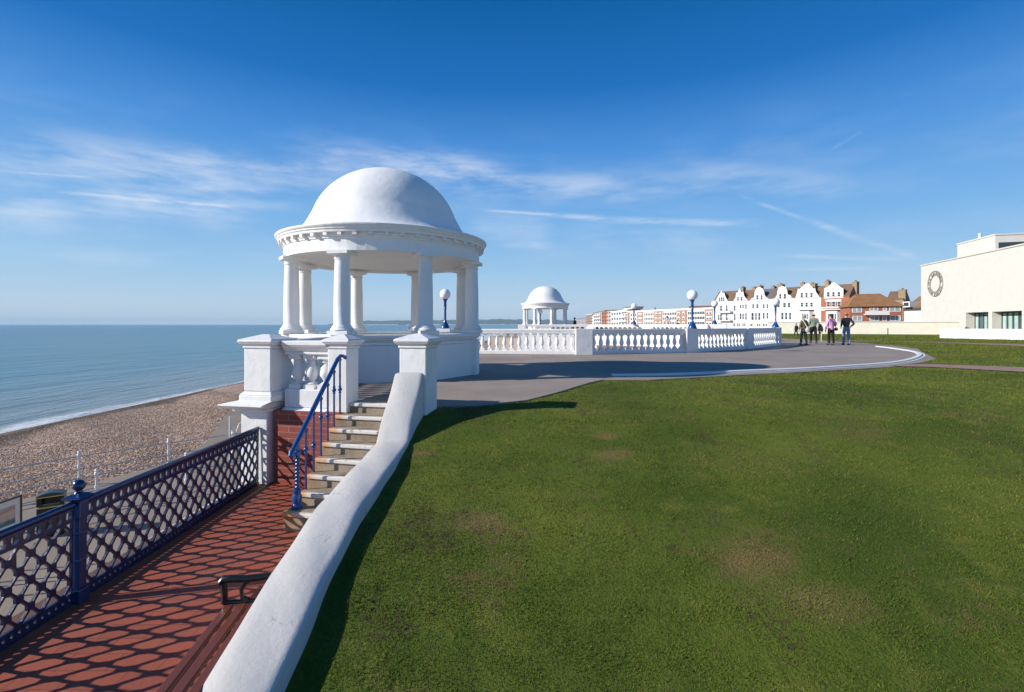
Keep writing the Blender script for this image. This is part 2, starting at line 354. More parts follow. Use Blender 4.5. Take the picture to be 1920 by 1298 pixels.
# ------------------------------------------------------------------ setting
def build_setting():
    # pavement slab with its retaining sides
    MB().prism(PAVE, -3.9, 0).build('pavement', [M['asphalt']]).__setitem__('kind', 'structure')
    # lawn grid
    xs = np.concatenate([np.arange(-1.28, 8, .16), np.arange(8, 24, .6), np.arange(24, 140, 4)]); ys = np.concatenate([np.arange(-4, 14, .16), np.arange(14, 32, .6), np.arange(32, 110, 3)])
    X, Y = np.meshgrid(xs, ys); Z = lawn_z(X, Y); ins = inpoly(X, Y, PAVE); Z = np.where(ins, Z-.10, Z)
    DROP = inpoly(X, Y, ED+[(-40,52),(-40,7.0)]) | ((X < 2) & (Y > 11)); ny, nx = X.shape; v = np.stack([X, Y, Z], -1).reshape(-1, 3)
    f = [(j*nx+i, j*nx+i+1, (j+1)*nx+i+1, (j+1)*nx+i) for j in range(ny-1) for i in range(nx-1)
         if not (DROP[j,i] and DROP[j,i+1] and DROP[j+1,i] and DROP[j+1,i+1])]
    me = bpy.data.meshes.new('lawn'); me.from_pydata(v.tolist(), [], f); me.update(); me.polygons.foreach_set('use_smooth', [True]*len(f)); me.materials.append(M['turf'])
    tag(link(bpy.data.objects.new('lawn', me)), kind='structure')
    # town ground far behind
    MB().add([(30,108,-.5),(1500,108,-.5),(4000,3000,-.5),(260,3000,-.5),(75,420,-.5),(38,200,-.5)], [(0,1,2,3,4,5)]).build('ground', M['concrete']).__setitem__('kind', 'structure')
    # sunken court inside the balustrade
    MB().prism([(1.0,18.3),(2.6,17.9),(3.4,18.2),(6.4,37.0),(1,43)], -3.9, -1.15).prism([(3.45,18.2),(7,19.2),(10.5,22),(13.6,25.3),(14.4,27.2),(13,31),(9,34.5),(6.45,37.0)], -3.9, -.45).build('court_floor', M['paving']).__setitem__('kind', 'structure')
    # red tiled lower terrace
    MB().add([(-3.5,-3,-1.3),(-1.30,-3,-1.3),(-1.30,6.6,-1.3),(-3.5,6.6,-1.3),(-3.5,-3,-.85),(-1.30,-3,-.85),(-1.30,6.6,-.9985),(-3.5,6.6,-.9985)],[(3,2,1,0),(4,5,6,7),(0,1,5,4),(1,2,6,5),(2,3,7,6),(3,0,4,7)]).build('terrace_floor', M['tile']).__setitem__('kind', 'structure')
    # promenade
    edge = [(-17,-30),(-14.6,4),(-13.9,13.1),(-13.2,13.9),(-12.1,16.7),(-12.5,19.7),(-15.9,27.2),(-19.0,34.8),(-14,60),(8,110),(26,200),(46,330),(100,600)]
    MB().prism(edge+[(180,600),(60,150),(25,60),(4,55),(-2,43),(-2,20),(-3,8),(-3,-30)], -4.4, -3.75).build('promenade', M['concrete']).__setitem__('kind', 'structure')
    # shingle beach: cross sections between the promenade edge and the shore
    shore = [(-36,-30),(-36.3,5),(-35.3,13),(-34.9,16),(-34.4,20),(-33.4,28),(-33.2,36),(-33,60),(-28,110),(-12,204),(5.5,330),(55,600),(200,1500)]
    e2 = edge+[(260,1500)]; vs = []; K = 26
    def lerp(a, b, t): return a+(b-a)*t
    rows = []
    for i in range(len(shore)-1):
        n = 6 if shore[i+1][1] < 70 else 3
        for k in range(n): 
            t = k/n; rows.append(tuple(lerp(shore[i][j], shore[i+1][j], t) for j in (0,1))+tuple(lerp(e2[min(i, len(e2)-1)][j], e2[min(i+1, len(e2)-1)][j], t) for j in (0,1)))
    for (sx, sy, ex, ey) in rows:
        for k in range(K+1):
            t = -.35+1.37*k/K
            x = lerp(sx, ex, t); y = lerp(sy, ey, t)
            if t < 0: z = -6+t*4
            else: z = -6+.35*(1-math.exp(-t*5))+1.85*t+.10*math.sin(y*.37+t*9)*min(1, t*3)+.07*math.sin(y*1.1+x*.9)*min(1, t*3)
            if t > .9: z = lerp(z, -3.83, min(1, (t-.9)*10))
            vs.append((x, y, z))
    n = K+1; fs = [(r*n+k, r*n+k+1, (r+1)*n+k+1, (r+1)*n+k) for r in range(len(rows)-1) for k in range(K)]
    MB().add(vs, fs, True).build('beach', M['shingle']).__setitem__('kind', 'structure')
    # loose pebbles lying on the shingle
    A = np.array(vs).reshape(len(rows), n, 3); N = 70000
    ri = rng.uniform(6, 40, N); ti = rng.uniform(9, K-.5, N); r0 = ri.astype(int); t0 = ti.astype(int); fr = (ri-r0)[:,None]; ft = (ti-t0)[:,None]
    C = (A[r0,t0]*(1-fr)+A[r0+1,t0]*fr)*(1-ft)+(A[r0,t0+1]*(1-fr)+A[r0+1,t0+1]*fr)*ft
    s = rng.uniform(.014,.048,(N,1,1))*rng.uniform(.5,1.2,(N,1,3)); s[:,:,2] *= .6
    a = rng.uniform(0, 2*PI, N)
    oc = np.array([(1,0,0),(0,1,0),(-1,0,0),(0,-1,0),(0,0,1),(0,0,-.6)])[None]*s
    co, si = np.cos(a)[:,None], np.sin(a)[:,None]
    V = np.stack([oc[:,:,0]*co-oc[:,:,1]*si, oc[:,:,0]*si+oc[:,:,1]*co, oc[:,:,2]+.01], -1)+C[:,None]
    tri = np.array([(0,1,4),(1,2,4),(2,3,4),(3,0,4),(1,0,5),(2,1,5),(3,2,5),(0,3,5)])
    Fc = (tri[None]+6*np.arange(N)[:,None,None]).reshape(-1,3)
    o = np_mesh('pebbles', V.reshape(-1,3), Fc, M['pebble'])
    base = np.array([(.33,.21,.14),(.43,.285,.20),(.225,.14,.09),(.53,.40,.30),(.38,.255,.18)])[rng.integers(0,5,N)]*rng.uniform(.75,1.2,(N,1))
    br = rng.random(N) < .03; base[br] = (.68,.64,.6)
    wet = np.clip((C[:,2]+5.32+.12*np.sin(C[:,1]*.8))/.3, 0, 1)[:,None]; base = base*(.42+.58*wet)
    tint(o, np.repeat(base, 6, 0)); tag(o, 'loose brown flint pebbles covering the beach', 'pebbles', kind='stuff')
    # sea
    R = 12000
    MB().add([(-R,-R,-6),(R,-R,-6),(R,R,-6),(-R,R,-6)], [(0,1,2,3)]).build('sea', M['sea']).__setitem__('kind', 'structure')
    # far headland and hills across the bay
    prof = [(608,608.0),(614,605),(624,602),(640,600.5),(690,600.8),(760,599.3),(830,599),(900,597.8),(940,597),(985,598),(1060,598.6),(1100,600.5),(1150,602),(1220,604),(1300,606)]
    vs = []; fs = []; m = 7; YH = 6500; NS = 120
    for i in range(NS+1):
        px = 608+(1300-608)*i/NS
        h = max(6, (CAMZ+(HZ-np.interp(px, [a for a, _ in prof], [b for _, b in prof]))/F*YH)+6); h *= 1+.05*math.sin(i*1.9)+.04*math.sin(i*.7)
        for k in range(m):
            t = k/(m-1); y = YH+t*1500; zz = -6+h*math.sin(min(1, t*1.25)*PI/2)**.8*(1+.05*math.sin(i*2.3+k*2)) if k else -7
            vs.append(((px-CX)/F*YH*(1+t*.12), y, zz))
    fs = [(i*m+k, i*m+k+1, (i+1)*m+k+1, (i+1)*m+k) for i in range(NS) for k in range(m-1)]
    MB().add(vs, fs, True).build('hills', M['hill']).__setitem__('kind', 'structure')
    t = MB()
    for i in range(240):
        px = random.choice([random.uniform(680, 745), random.uniform(760, 990), random.uniform(830, 1000)]); x = (px-CX)/F*(YH-20)
        w = random.uniform(6, 26); h = random.uniform(5, 13); yy = YH-20+random.uniform(-30, 60); t.box(x-w, x+w, yy, yy+8, -6.5, -6+h)
    tag(t.build('distant_town', M['white_far']), 'pale specks of a far off town along the bay under the hills', 'town', kind='stuff')

WELL = [(-2.6,18.6),(2.6,17.9),(7,19.2),(10.5,22),(13.6,25.3),(14.4,27.2),(13,31),(9,34.5),(6,37.2),(-1,43),(-6,43),(-6,18)]
def np_mesh(name, V, T, mat):
    me = bpy.data.meshes.new(name); me.vertices.add(len(V)); me.vertices.foreach_set('co', V.astype(np.float32).ravel())
    k = T.shape[1]; me.loops.add(T.size); me.loops.foreach_set('vertex_index', T.astype(np.int32).ravel())
    me.polygons.add(len(T)); me.polygons.foreach_set('loop_start', np.arange(0, T.size, k, dtype=np.int32)); me.polygons.foreach_set('loop_total', np.full(len(T), k, np.int32))
    me.update(calc_edges=True); me.materials.append(mat); return link(bpy.data.objects.new(name, me))
def tint(o, cols):
    a = o.data.color_attributes.new('tint', 'FLOAT_COLOR', 'POINT'); c = np.ones((len(cols), 4), np.float32); c[:, :3] = cols; a.data.foreach_set('color', c.ravel())

def build_grass(N=1000000):
    r = np.exp(rng.uniform(math.log(1.3), math.log(80), N)); a = np.radians(rng.uniform(-44, 60, N))
    x = r*np.sin(a); y = r*np.cos(a)-.2
    k = (~inpoly(x, y, PAVE)) & ~inpoly(x, y, ED+[(-40,52),(-40,7.0)]) & (x > -1.09) & ~inpoly(x, y, PATH_FAR) & ~((x > 38) & (y > 62-.42*(x-40))) & ~inpoly(x, y, KERBIN) & ~inpoly(x, y, PATH_NEAR)
    # thin the sward where the turf is worn
    w = np.ones(N)
    for (px, py, pr, kk) in PATCH: w *= 1-.75*kk*np.exp(-(((x-px)/pr)**2+((y-py)*1.5/pr)**2))
    k &= rng.random(N) < w
    x, y, r = x[k], y[k], r[k]; n = len(x); z = lawn_z(x, y)-.004
    clump = .5+.5*np.sin(x*7.3+np.sin(y*5.1)*2)*np.sin(y*8.7+np.sin(x*4.3)*2)
    h = (.010+.0008*r)*rng.uniform(.55, 1.5, n)*(.75+.5*clump); wd = (.0012+.00042*r)*rng.uniform(.7, 1.3, n)
    t = rng.uniform(0, 2*PI, n); lean = rng.uniform(.2, 1.1, n)*h; la = rng.uniform(0, 2*PI, n)
    dx, dy = np.cos(t)*wd, np.sin(t)*wd
    b0 = np.stack([x-dx, y-dy, z], -1); b1 = np.stack([x+dx, y+dy, z], -1)
    tp = np.stack([x+np.cos(la)*lean, y+np.sin(la)*lean, z+h], -1)
    V = np.stack([b0, b1, tp], 1).reshape(-1, 3); T = np.arange(3*n).reshape(-1, 3)
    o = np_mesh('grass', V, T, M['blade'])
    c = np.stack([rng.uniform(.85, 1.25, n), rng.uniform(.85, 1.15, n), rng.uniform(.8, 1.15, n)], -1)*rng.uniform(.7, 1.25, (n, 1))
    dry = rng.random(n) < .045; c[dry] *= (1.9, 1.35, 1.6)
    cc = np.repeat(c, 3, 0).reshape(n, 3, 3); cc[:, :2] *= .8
    tint(o, cc.reshape(-1, 3)); tag(o, 'short mown green grass covering the sloping lawn', 'grass', kind='stuff')

KERB = [tuple(G(px, py, .05)[:2]) for px, py in ((1145,699.5),(1270,697.5),(1400,691.8),(1500,688),(1600,682.3),(1660,677.8),(1695,672.6),(1714,666.5),(1718,662),(1708,657.5),(1690,654.5),(1665,651),(1640,648.3))]
KERBIN = []
PATH_NEAR = [tuple(G(*q, -.03)[:2]) for q in ((1668,688),(1726,685.0),(1820,688),(1920,691.5),(2150,699),(2150,709),(1920,700.5),(1740,690.5),(1700,690))]
PATH_FAR = [tuple(G(*q, -.12)[:2]) for q in ((1500,634),(1590,636),(1760,639.5),(1920,644),(2100,650),(2100,656),(1920,649.4),(1800,643),(1690,638.9),(1590,637.4))]
def drape(name, poly, mat, up=.02):
    xs = [p[0] for p in poly]; ys = [p[1] for p in poly]
    bm = bmesh.new(); vs = [bm.verts.new((p[0], p[1], 0)) for p in poly]; bm.faces.new(vs); bmesh.ops.triangulate(bm, faces=bm.faces)
    bmesh.ops.subdivide_edges(bm, edges=bm.edges[:], cuts=6, use_grid_fill=True)
    for v in bm.verts: v.co.z = float(lawn_z(np.array(v.co.x), np.array(v.co.y)))+up
    bmesh.ops.recalc_face_normals(bm, faces=bm.faces)
    me = bpy.data.meshes.new(name); bm.to_mesh(me); bm.free(); me.materials.append(mat); tag(link(bpy.data.objects.new(name, me)), kind='structure')

# smooth a plan polyline
def catmull(pts, n=6):
    pts = [Vector(p) for p in pts]; out = []
    for i in range(len(pts)-1):
        a, b, c, d = pts[max(i-1,0)], pts[i], pts[i+1], pts[min(i+2,len(pts)-1)]
        for k in range(n):
            t = k/n; out.append(.5*((2*b)+(c-a)*t+(2*a-5*b+4*c-d)*t*t+(3*b-a-3*c+d)*t**3))
    return out+[pts[-1]]

# ------------------------------------------------------------------ rotunda
def baluster_mesh(h=.6, w=.165, n=14, name='baluster', mat=None):
    b = MB(); q = w*.5
    b.box(-q, q, -q, q, 0, .13*h)
    pr = [(.40,.131),(.46,.15),(.40,.175),(.24,.20),(.22,.235),(.32,.29),(.46,.37),(.50,.44),(.47,.52),(.38,.62),(.28,.72),(.25,.765),(.34,.772),(.34,.80),(.25,.81),(.28,.84),(.42,.878)]
    b.lathe([(r*w, z*h) for r, z in pr], (0,0), n)
    b.box(-q, q, -q, q, .88*h, h)
    return b.mesh(name, mat or M['white'])

def rotunda(loc, phi, label, cat='domed shelter', n=72, nd=48):
    T = thing('domed_shelter', loc, label, cat, 'white domed shelters on the terrace')
    L = Vector(loc); W = M['white']
    C = 2.0
    def ringpts(R, k=8, off=0): return [(L.x+R*math.cos(phi+off+2*PI*i/k), L.y+R*math.sin(phi+off+2*PI*i/k)) for i in range(k)]
    def octring(mb, Ro, Ri, z0, z1):
        o = ringpts(Ro); i_ = ringpts(Ri); z0 += L.z; z1 += L.z
        for k in range(8):
            j = (k+1) % 8
            mb.add([(*o[k],z0),(*o[j],z0),(*i_[j],z0),(*i_[k],z0),(*o[k],z1),(*o[j],z1),(*i_[j],z1),(*i_[k],z1)], [(0,1,5,4),(2,3,7,6),(4,5,6,7),(3,2,1,0)])
    b = MB(); octring(b, 2.10, 1.78, -.6, .70); octring(b, 2.125, 1.77, .701, .765); octring(b, 2.10, 1.78, .766, .80)
    for (x, y) in ringpts(2.0): b.lathe([(.20,-.6),(.20,.78)], (x, y), 4, L.z, False, True, phi+PI/4+math.atan2(y-L.y, x-L.x)-phi)
    b.build('base_wall', W, T, .012)
    b = MB(); octring(b, 2.16, 1.70, .80, .835); octring(b, 2.20, 1.66, .8355, .905)
    b.build('bench_top', W, T, .012)
    b = MB(); b.prism(ringpts(1.78), L.z-.3, L.z+.02); b.build('floor', M['asphalt'], T)
    # columns
    z0 = .906; zt = 2.47
    prof = [(.205,.075),(.22,.095),(.205,.12),(.185,.135),(.185,.15),(.165,.175),(.150,.20),(.150,.6),(.145,.95),(.132,1.36),(.128,1.40),(.145,1.405),(.145,1.43),(.128,1.435),(.130,1.455),(.17,1.495),(.172,1.50)]
    bm = MB(); bm.box(-.20,.20,-.20,.20,0,.075); bm.lathe(prof, (0,0), 28); bm.box(-.20,.20,-.20,.20,1.50,zt-z0)
    cm = bm.mesh('column', W)
    for k in range(8):
        a = phi+k*PI/4; child('column', cm, T, (C*math.cos(a), C*math.sin(a), z0), a)
    # entablature
    def rev(pr): 
        q = MB(); pr = pr+[pr[0]]
        q.lathe([(r, z+L.z) for r, z in pr], (L.x, L.y), n, 0, False, False); return q
    e = rev([(1.86,2.4705),(2.116,2.4705),(2.116,2.70),(2.135,2.705),(2.135,2.735),(2.15,2.74),(2.15,2.80),(1.86,2.80)])
    e.build('entablature', W, T)
    d = MB(); d.box(2.14, 2.215, -.038, .038, 2.745, 2.80); dm_ = d.mesh('dentil', W)
    for k in range(nd): child('dentil', dm_, T, (0,0,0), 2*PI*k/nd)
    c = rev([(1.8,2.8005),(2.225,2.8005),(2.23,2.845),(2.25,2.86),(2.25,2.885),(2.27,2.90),(2.285,2.925),(2.285,2.95),(2.26,2.957),(1.8,3.0)])
    c.build('cornice', W, T, .006)
    q = MB(); q.lathe([(1e-3,2.52),(1.86,2.52),(1.86,2.57),(1e-3,2.57)], (L.x, L.y), n, L.z, False, False); q.build('ceiling', W, T)
    dm = [(2.18,2.962),(2.08,2.98),(1.97,3.012),(1.87,3.07),(1.79,3.145),(1.720,3.24),(1.668,3.33),(1.628,3.41),(1.596,3.47)]
    for k in range(25):
        t = math.radians(16.4+73.6*k/24); dm.append((max(1.632*math.cos(t), .002), 3.10+1.49*math.sin(t)))
    q = MB(); q.lathe(dm, (L.x, L.y), 96, L.z, True, False); q.build('dome', W, T)
    return T

# ------------------------------------------------------------------ balustrades
def balustrade(name, label, path, base_z, top_z, pads, thick=.24, spacing=.285, low=None, group=None, pier_h=None, cat='balustrade', pierw=.62, seg=14):
    """path = pier positions in plan; pads = indexes that get piers"""
    o = Vector((path[0][0], path[0][1], base_z)); T = thing(name, o, label, cat, group)
    h = top_z-base_z; railh = .17; plinth = .13; bh = h-railh-plinth
    bmesh_ = baluster_mesh(bh, .165, seg)
    R = MB(); B = MB(); t = thick/2
    prof = [(-t,0),(t,0),(t,plinth),(-t,plinth)]
    if low is not None: prof = [(-t,low-base_z),(t,low-base_z),(t,plinth),(-t,plinth)]
    rp = [(-t*.92,h-railh),(t*.92,h-railh),(t,h-railh*.62),(t*1.12,h-railh*.3),(t*1.12,h-.02),(t,h),(-t,h),(-t*1.12,h-.02),(-t*1.12,h-railh*.3),(-t,h-railh*.62)]
    B.sweep([(p[0], p[1], base_z) for p in path], prof); R.sweep([(p[0], p[1], base_z) for p in path], rp)
    B.build('plinth', M['white'], T, .01); R.build('handrail', M['white'], T)
    for i in pads:
        a = Vector(path[max(i-1,0)][:2]); b = Vector(path[min(i+1,len(path)-1)][:2]); d = (b-a).normalized(); d3 = Vector((d.x,d.y,0)); n3 = Vector((-d.y,d.x,0))
        c = Vector((path[i][0], path[i][1], 0)); w = pierw/2; q = MB()
        q.obox(c, d3, n3, -w, w, -t-.035, t+.035, (low if low is not None else base_z-.05), top_z+.008)
        pr = q.build('pier', M['white_old'], T, .014)
    for i in range(len(path)-1):
        a = Vector((path[i][0], path[i][1], 0)); b = Vector((path[i+1][0], path[i+1][1], 0)); L = (b-a).length; d = (b-a)/L
        s0 = pierw/2+.1 if i in pads else .1; s1 = L-(pierw/2+.1 if i+1 in pads else .1)
        n = max(1, int(round((s1-s0)/spacing)))
        for k in range(n+1):
            p = a+d*(s0+(s1-s0)*k/n); child('baluster', bmesh_, T, (p.x-o.x, p.y-o.y, plinth), math.atan2(d.y, d.x))
    return T

def lamp(loc, label):
    T = thing('globe_lamp', loc, label, 'lamp post', 'blue globe lamps on the balustrade piers')
    L = Vector(loc)
    b = MB()
    pr = [(.165,0),(.17,.02),(.165,.05),(.145,.10),(.115,.16),(.08,.22),(.055,.29),(.046,.34)]
    b.lathe(pr, (L.x,L.y), 24, L.z)
    n = 12; m = 46; vs = []
    for k in range(m+1):
        z = .34+.42*k/m; tw = k*.42
        for i in range(n):
            a = 2*PI*i/n; r = .037+.010*math.cos(3*(a-tw)); vs.append((L.x+r*math.cos(a), L.y+r*math.sin(a), L.z+z))
    b.add(vs, [(k*n+i, k*n+(i+1)%n, (k+1)*n+(i+1)%n, (k+1)*n+i) for k in range(m) for i in range(n)], True)
    b.lathe([(.04,.755),(.056,.765),(.056,.80),(.045,.815),(.045,.84),(.052,.85),(.052,1.03),(.062,1.04),(.062,1.07),(.085,1.085),(.095,1.12),(.08,1.135)], (L.x,L.y), 20, L.z)
    b.build('lamp_column', M['blue'], T)
    g = MB(); g.ball((L.x, L.y, L.z+1.31), .205, 32, 20); g.build('globe', M['globe'], T)
    return T

# ------------------------------------------------------------------ stair block
def capped_pier(mb, x0, x1, y0, y1, zb, ze, ov=.055, apex=.095):
    """shaft with moulded, pyramid-topped cap; ze = height of the cap's lower lip"""
    mb.box(x0, x1, y0, y1, zb, ze-.0905)
    mb.box(x0-.014, x1+.014, y0-.014, y1+.014, ze-.09, ze-.055)
    mb.frustum((x0-.016,x1+.016,y0-.016,y1+.016), ze-.0545, (x0-ov,x1+ov,y0-ov,y1+ov), ze-.012)
    mb.box(x0-ov-.004, x1+ov+.004, y0-ov-.004, y1+ov+.004, ze-.0115, ze+.028)
    cx, cy = (x0+x1)/2, (y0+y1)/2; w, d = (x1-x0)*.12, (y1-y0)*.12
    mb.frustum((x0-ov,x1+ov,y0-ov,y1+ov), ze+.0285, (cx-w,cx+w,cy-d,cy+d), ze+apex)

TH = math.radians(-13.0)      # the stair block stands turned 13 degrees from the fence line
def turn(mb, piv, ang=None):
    ang = TH if ang is None else ang; c, q = math.cos(ang), math.sin(ang)
    for v in mb.v: x, y = v.x-piv[0], v.y-piv[1]; v.x = piv[0]+x*c-y*q; v.y = piv[1]+x*q+y*c
    return mb
def turn_pt(p, piv, ang=None):
    ang = TH if ang is None else ang; c, q = math.cos(ang), math.sin(ang); x, y = p[0]-piv[0], p[1]-piv[1]
    return (piv[0]+x*c-y*q, piv[1]+x*q+y*c)
def stair_block():
    W = M['white_old']
    T = thing('stair_balustrade', (-3.3,6.5,-.985), 'white balustrade with two capped piers above the red brick wall at the stair head', 'balustrade')
    V = (-3.108,6.25)     # front right corner of the corner pier's cap
    p = MB(); capped_pier(p, V[0]-.472,V[0]-.058,V[1]+.058,V[1]+.47,.215,.872)
    p.box(V[0]-.515,V[0]-.014,V[1]+.014,V[1]+.512,.085,.17); p.frustum((V[0]-.515,V[0]-.014,V[1]+.014,V[1]+.512),.1705,(V[0]-.472,V[0]-.058,V[1]+.058,V[1]+.47),.2145)
    turn(p, V).build('pier', W, T, .014)
    p = MB(); x0, x1, y0, y1 = V[0]-.515, V[0]-.115, V[1]+.058, V[1]+.60
    p.box(x0,x1,y0,y1,-1.0,-.051); p.box(x0-.10,x1+.03,y0-.04,y1+.05,-.05,-.012); p.frustum((x0-.12,x1+.035,y0-.06,y1+.06),-.0115,(x0-.21,x1+.055,y0-.165,y1+.10),.035); p.box(x0-.215,x1+.06,y0-.17,y1+.105,.0355,.055); p.frustum((x0-.21,x1+.055,y0-.165,y1+.10),.0555,(V[0]-.515,V[0]-.0,V[1]+.0,V[1]+.53),.10)
    turn(p, V).build('pier_pedestal', W, T, .01)
    N = (-2.075,6.14)     # front right corner of the newel pier's cap
    p = MB(); capped_pier(p, N[0]-.335,N[0]-.055,N[1]+.055,N[1]+.335,-.04,.875); turn(p, N).build('pier', W, T, .014)
    xl, xr = N[0]-1.01, N[0]-.335
    r = MB(); r.box(xl,xr,N[1]+.09,N[1]+.31,.70,.735); r.frustum((xl,xr,N[1]+.095,N[1]+.305),.7355,(xl,xr,N[1]+.025,N[1]+.37),.82); r.box(xl,xr,N[1]+.02,N[1]+.375,.8205,.882); turn(r, N).build('handrail', W, T, .012)
    b = MB(); b.box(xl,xr,N[1]+.09,N[1]+.33,.0,.24); b.frustum((xl,xr,N[1]+.01,N[1]+.36),-.03,(xl,xr,N[1]+.09,N[1]+.33),-.0005); turn(b, N).build('plinth', W, T, .012)
    bm = baluster_mesh(.455, .168, 20, mat=W)
    for x in (.88, .665, .45):
        q = turn_pt((N[0]-x, N[1]+.205), N); child('baluster', bm, T, (q[0]+3.3, q[1]-6.5, .242+.985), TH)
    b = MB(); B = (-2.19,6.16); b.box(-3.16,-2.19,6.16,6.5,-1.0,-.031); tag(turn(b, B).build('brick_wall', M['brick']), 'dark red brick wall below the white stair balustrade', 'brick wall')
    # side balustrade towards the shelter along the sea edge
    S = thing('sea_balustrade', (-3.25,6.85,0), 'short white balustrade on the sea side between corner pier and large domed shelter', 'balustrade', None, math.radians(2))
    def lp(mb, name, bev): 
        me = mb.mesh(name, W); o = child(name, me, S); o.modifiers.new('bevel', 'BEVEL').width = bev
    r = MB(); r.box(-.12,.12,0,2.3,.0,.24); lp(r, 'plinth', .01)
    r = MB(); r.box(-.13,.13,0,2.3,.70,.88); lp(r, 'handrail', .02)
    for k in range(9): child('baluster', bm, S, (0, .18+.24*k, .242), PI/2)
    # steps
    T = thing('stone_stairs', (-1.85,5.5,-.985), 'worn stone stairs with chipped white painted edges climbing to the terrace', 'stairs')
    for k in range(8):
        z = .085-.1225*k; y = 6.25-.203*k; x0 = -2.115 if k == 0 else (-2.235 if k < 7 else -2.30); x1 = -1.40
        y1 = 6.62 if k else 7.02
        if k: y1 = y+.27
        q = MB(); zb = z-.3 if k < 6 else -1.0
        q.box(x0+.004, x1, y+.022, y1, max(zb, -1.0), z-.044); q.box(x0+.004, x1, y+.05, y1, z-.0435, z-.002)
        st = turn(q, (x0, y)).build('step', M['stone'], T, .006)
        q = MB(); q.box(x0, x1, y, y+.052 if k else y+.1, z-.043, z); turn(q, (x0, y)).build('nosing', M['nosing'], st, .010)
    # blue handrail
    H = thing('stair_handrail', (-2.17,5.03,-.78), 'bright blue iron stair handrail with twisted newel post and knobbed balusters', 'handrail')
    X = -2.19
    n = MB(); y = 4.93; zb = -.7725
    n.lathe([(.052,0),(.055,.03),(.04,.05),(.048,.08),(.05,.12),(.036,.15),(.042,.17),(.042,.19),(.03,.20)], (X,y), 16, zb)
    m = 60; nn = 12; vs = []
    for k in range(m+1):
        z = zb+.20+.33*k/m
        for i in range(nn):
            a = 2*PI*i/nn; r = .022+.006*math.cos(2*(a-k*.45)); vs.append((X+r*math.cos(a), y+r*math.sin(a), z))
    n.add(vs, [(k*nn+i, k*nn+(i+1)%nn, (k+1)*nn+(i+1)%nn, (k+1)*nn+i) for k in range(m) for i in range(nn)], True)
    n.lathe([(.024,.53),(.038,.545),(.038,.575),(.026,.59),(.026,.66)], (X,y), 16, zb)
    n.build('newel_post', M['blue'], H)
    ra = Vector((X,4.83,-.165)); rb = Vector((X,6.08,.665))
    r = MB(); pts = [ra+Vector((0,-.02,-.055)), ra+Vector((0,-.035,-.03)), ra+Vector((0,-.02,-.005))]+[ra.lerp(rb, t/10) for t in range(11)]+[rb+Vector((.01,.07,.035)), rb+Vector((.03,.115,.03)), rb+Vector((.055,.135,.0))]
    r.tube(pts, [.022,.028,.03]+[.026]*11+[.024,.022,.02], 12); r.build('handrail_bar', M['blue'], H)
    for k in range(6):
        kk = 6-k; y = 6.25-.203*kk+.11; zb = .085-.1225*kk-.002; zt = ra.z+(y-ra.y)/(rb.y-ra.y)*(rb.z-ra.z)-.01
        kn = .42 if k % 2 else .62; zk = zb+(zt-zb)*kn
        q = MB(); q.tube([(X,y,zb),(X,y,zt)], .0125, 8); q.ball((X,y,zk), .027, 12, 8); q.lathe([(.019,-.045),(.019,-.03)], (X,y), 10, zk); q.lathe([(.019,.03),(.019,.045)], (X,y), 10, zk)
        q.ball((X,y,zt-.055), .022, 10, 7); q.build('baluster', M['blue'], H)
    # sloping parapet wall with end pier
    K = thing('parapet_wall', (-1.3,6.1,-.945), 'worn white sloping parapet wall with rounded top and capped end pier beside the stairs', 'wall')
    q = MB(); R_ = (-1.043,6.05); capped_pier(q, -1.468,-1.098,6.105,6.475,-.2,.885); turn(q, R_).build('pier', W, K, .014)
    prof = [(6.125,.475),(5.9,.30),(5.62,.085),(5.30,-.165),(5.28,-.181),(5.255,-.190),(5.23,-.193),(4.47,-.226),(4.0,-.252),(3.7,-.283),(3.35,-.345),(2.94,-.43),(2.7,-.49),(2.26,-.63),(1.8,-.80),(1.3,-.95),(.6,-1.05),(-1.2,-1.12)]
    cs = [(-1.455,-.14),(-1.478,-.10),(-1.482,-.022),(-1.474,-.004),(-1.44,.007),(-1.38,.017),(-1.305,.022),(-1.23,.020),(-1.17,.013),(-1.138,.006),(-1.126,-.006),(-1.127,-.06),(-1.116,-.10)]
    pp = []
    for i in range(len(prof)-1):
        for t in range(6):
            pp.append((prof[i][0]+(prof[i+1][0]-prof[i][0])*t/6, prof[i][1]+(prof[i+1][1]-prof[i][1])*t/6))
    pp.append(prof[-1]); vs = []; m = len(cs)+2
    for j, (y, z) in enumerate(pp):
        wv = .006*math.sin(y*3.1)+.004*math.sin(y*9.7+1)
        for (x, dz) in [(-1.455,None)]+cs+[(-1.118,None)]:
            vs.append((x+(wv if dz is not None else 0), y, (min(z-.5, -1.4) if dz is None else z+dz+.004*math.sin(y*7+x*20))))
    fs = [(j*m+i, j*m+i+1, (j+1)*m+i+1, (j+1)*m+i) for j in range(len(pp)-1) for i in range(m-1)]
    fs += [list(range(m)), [(len(pp)-1)*m+i for i in range(m)][::-1]]
    q = MB(); q.add(vs, fs, True); q.build('coping', M['coping'], K)

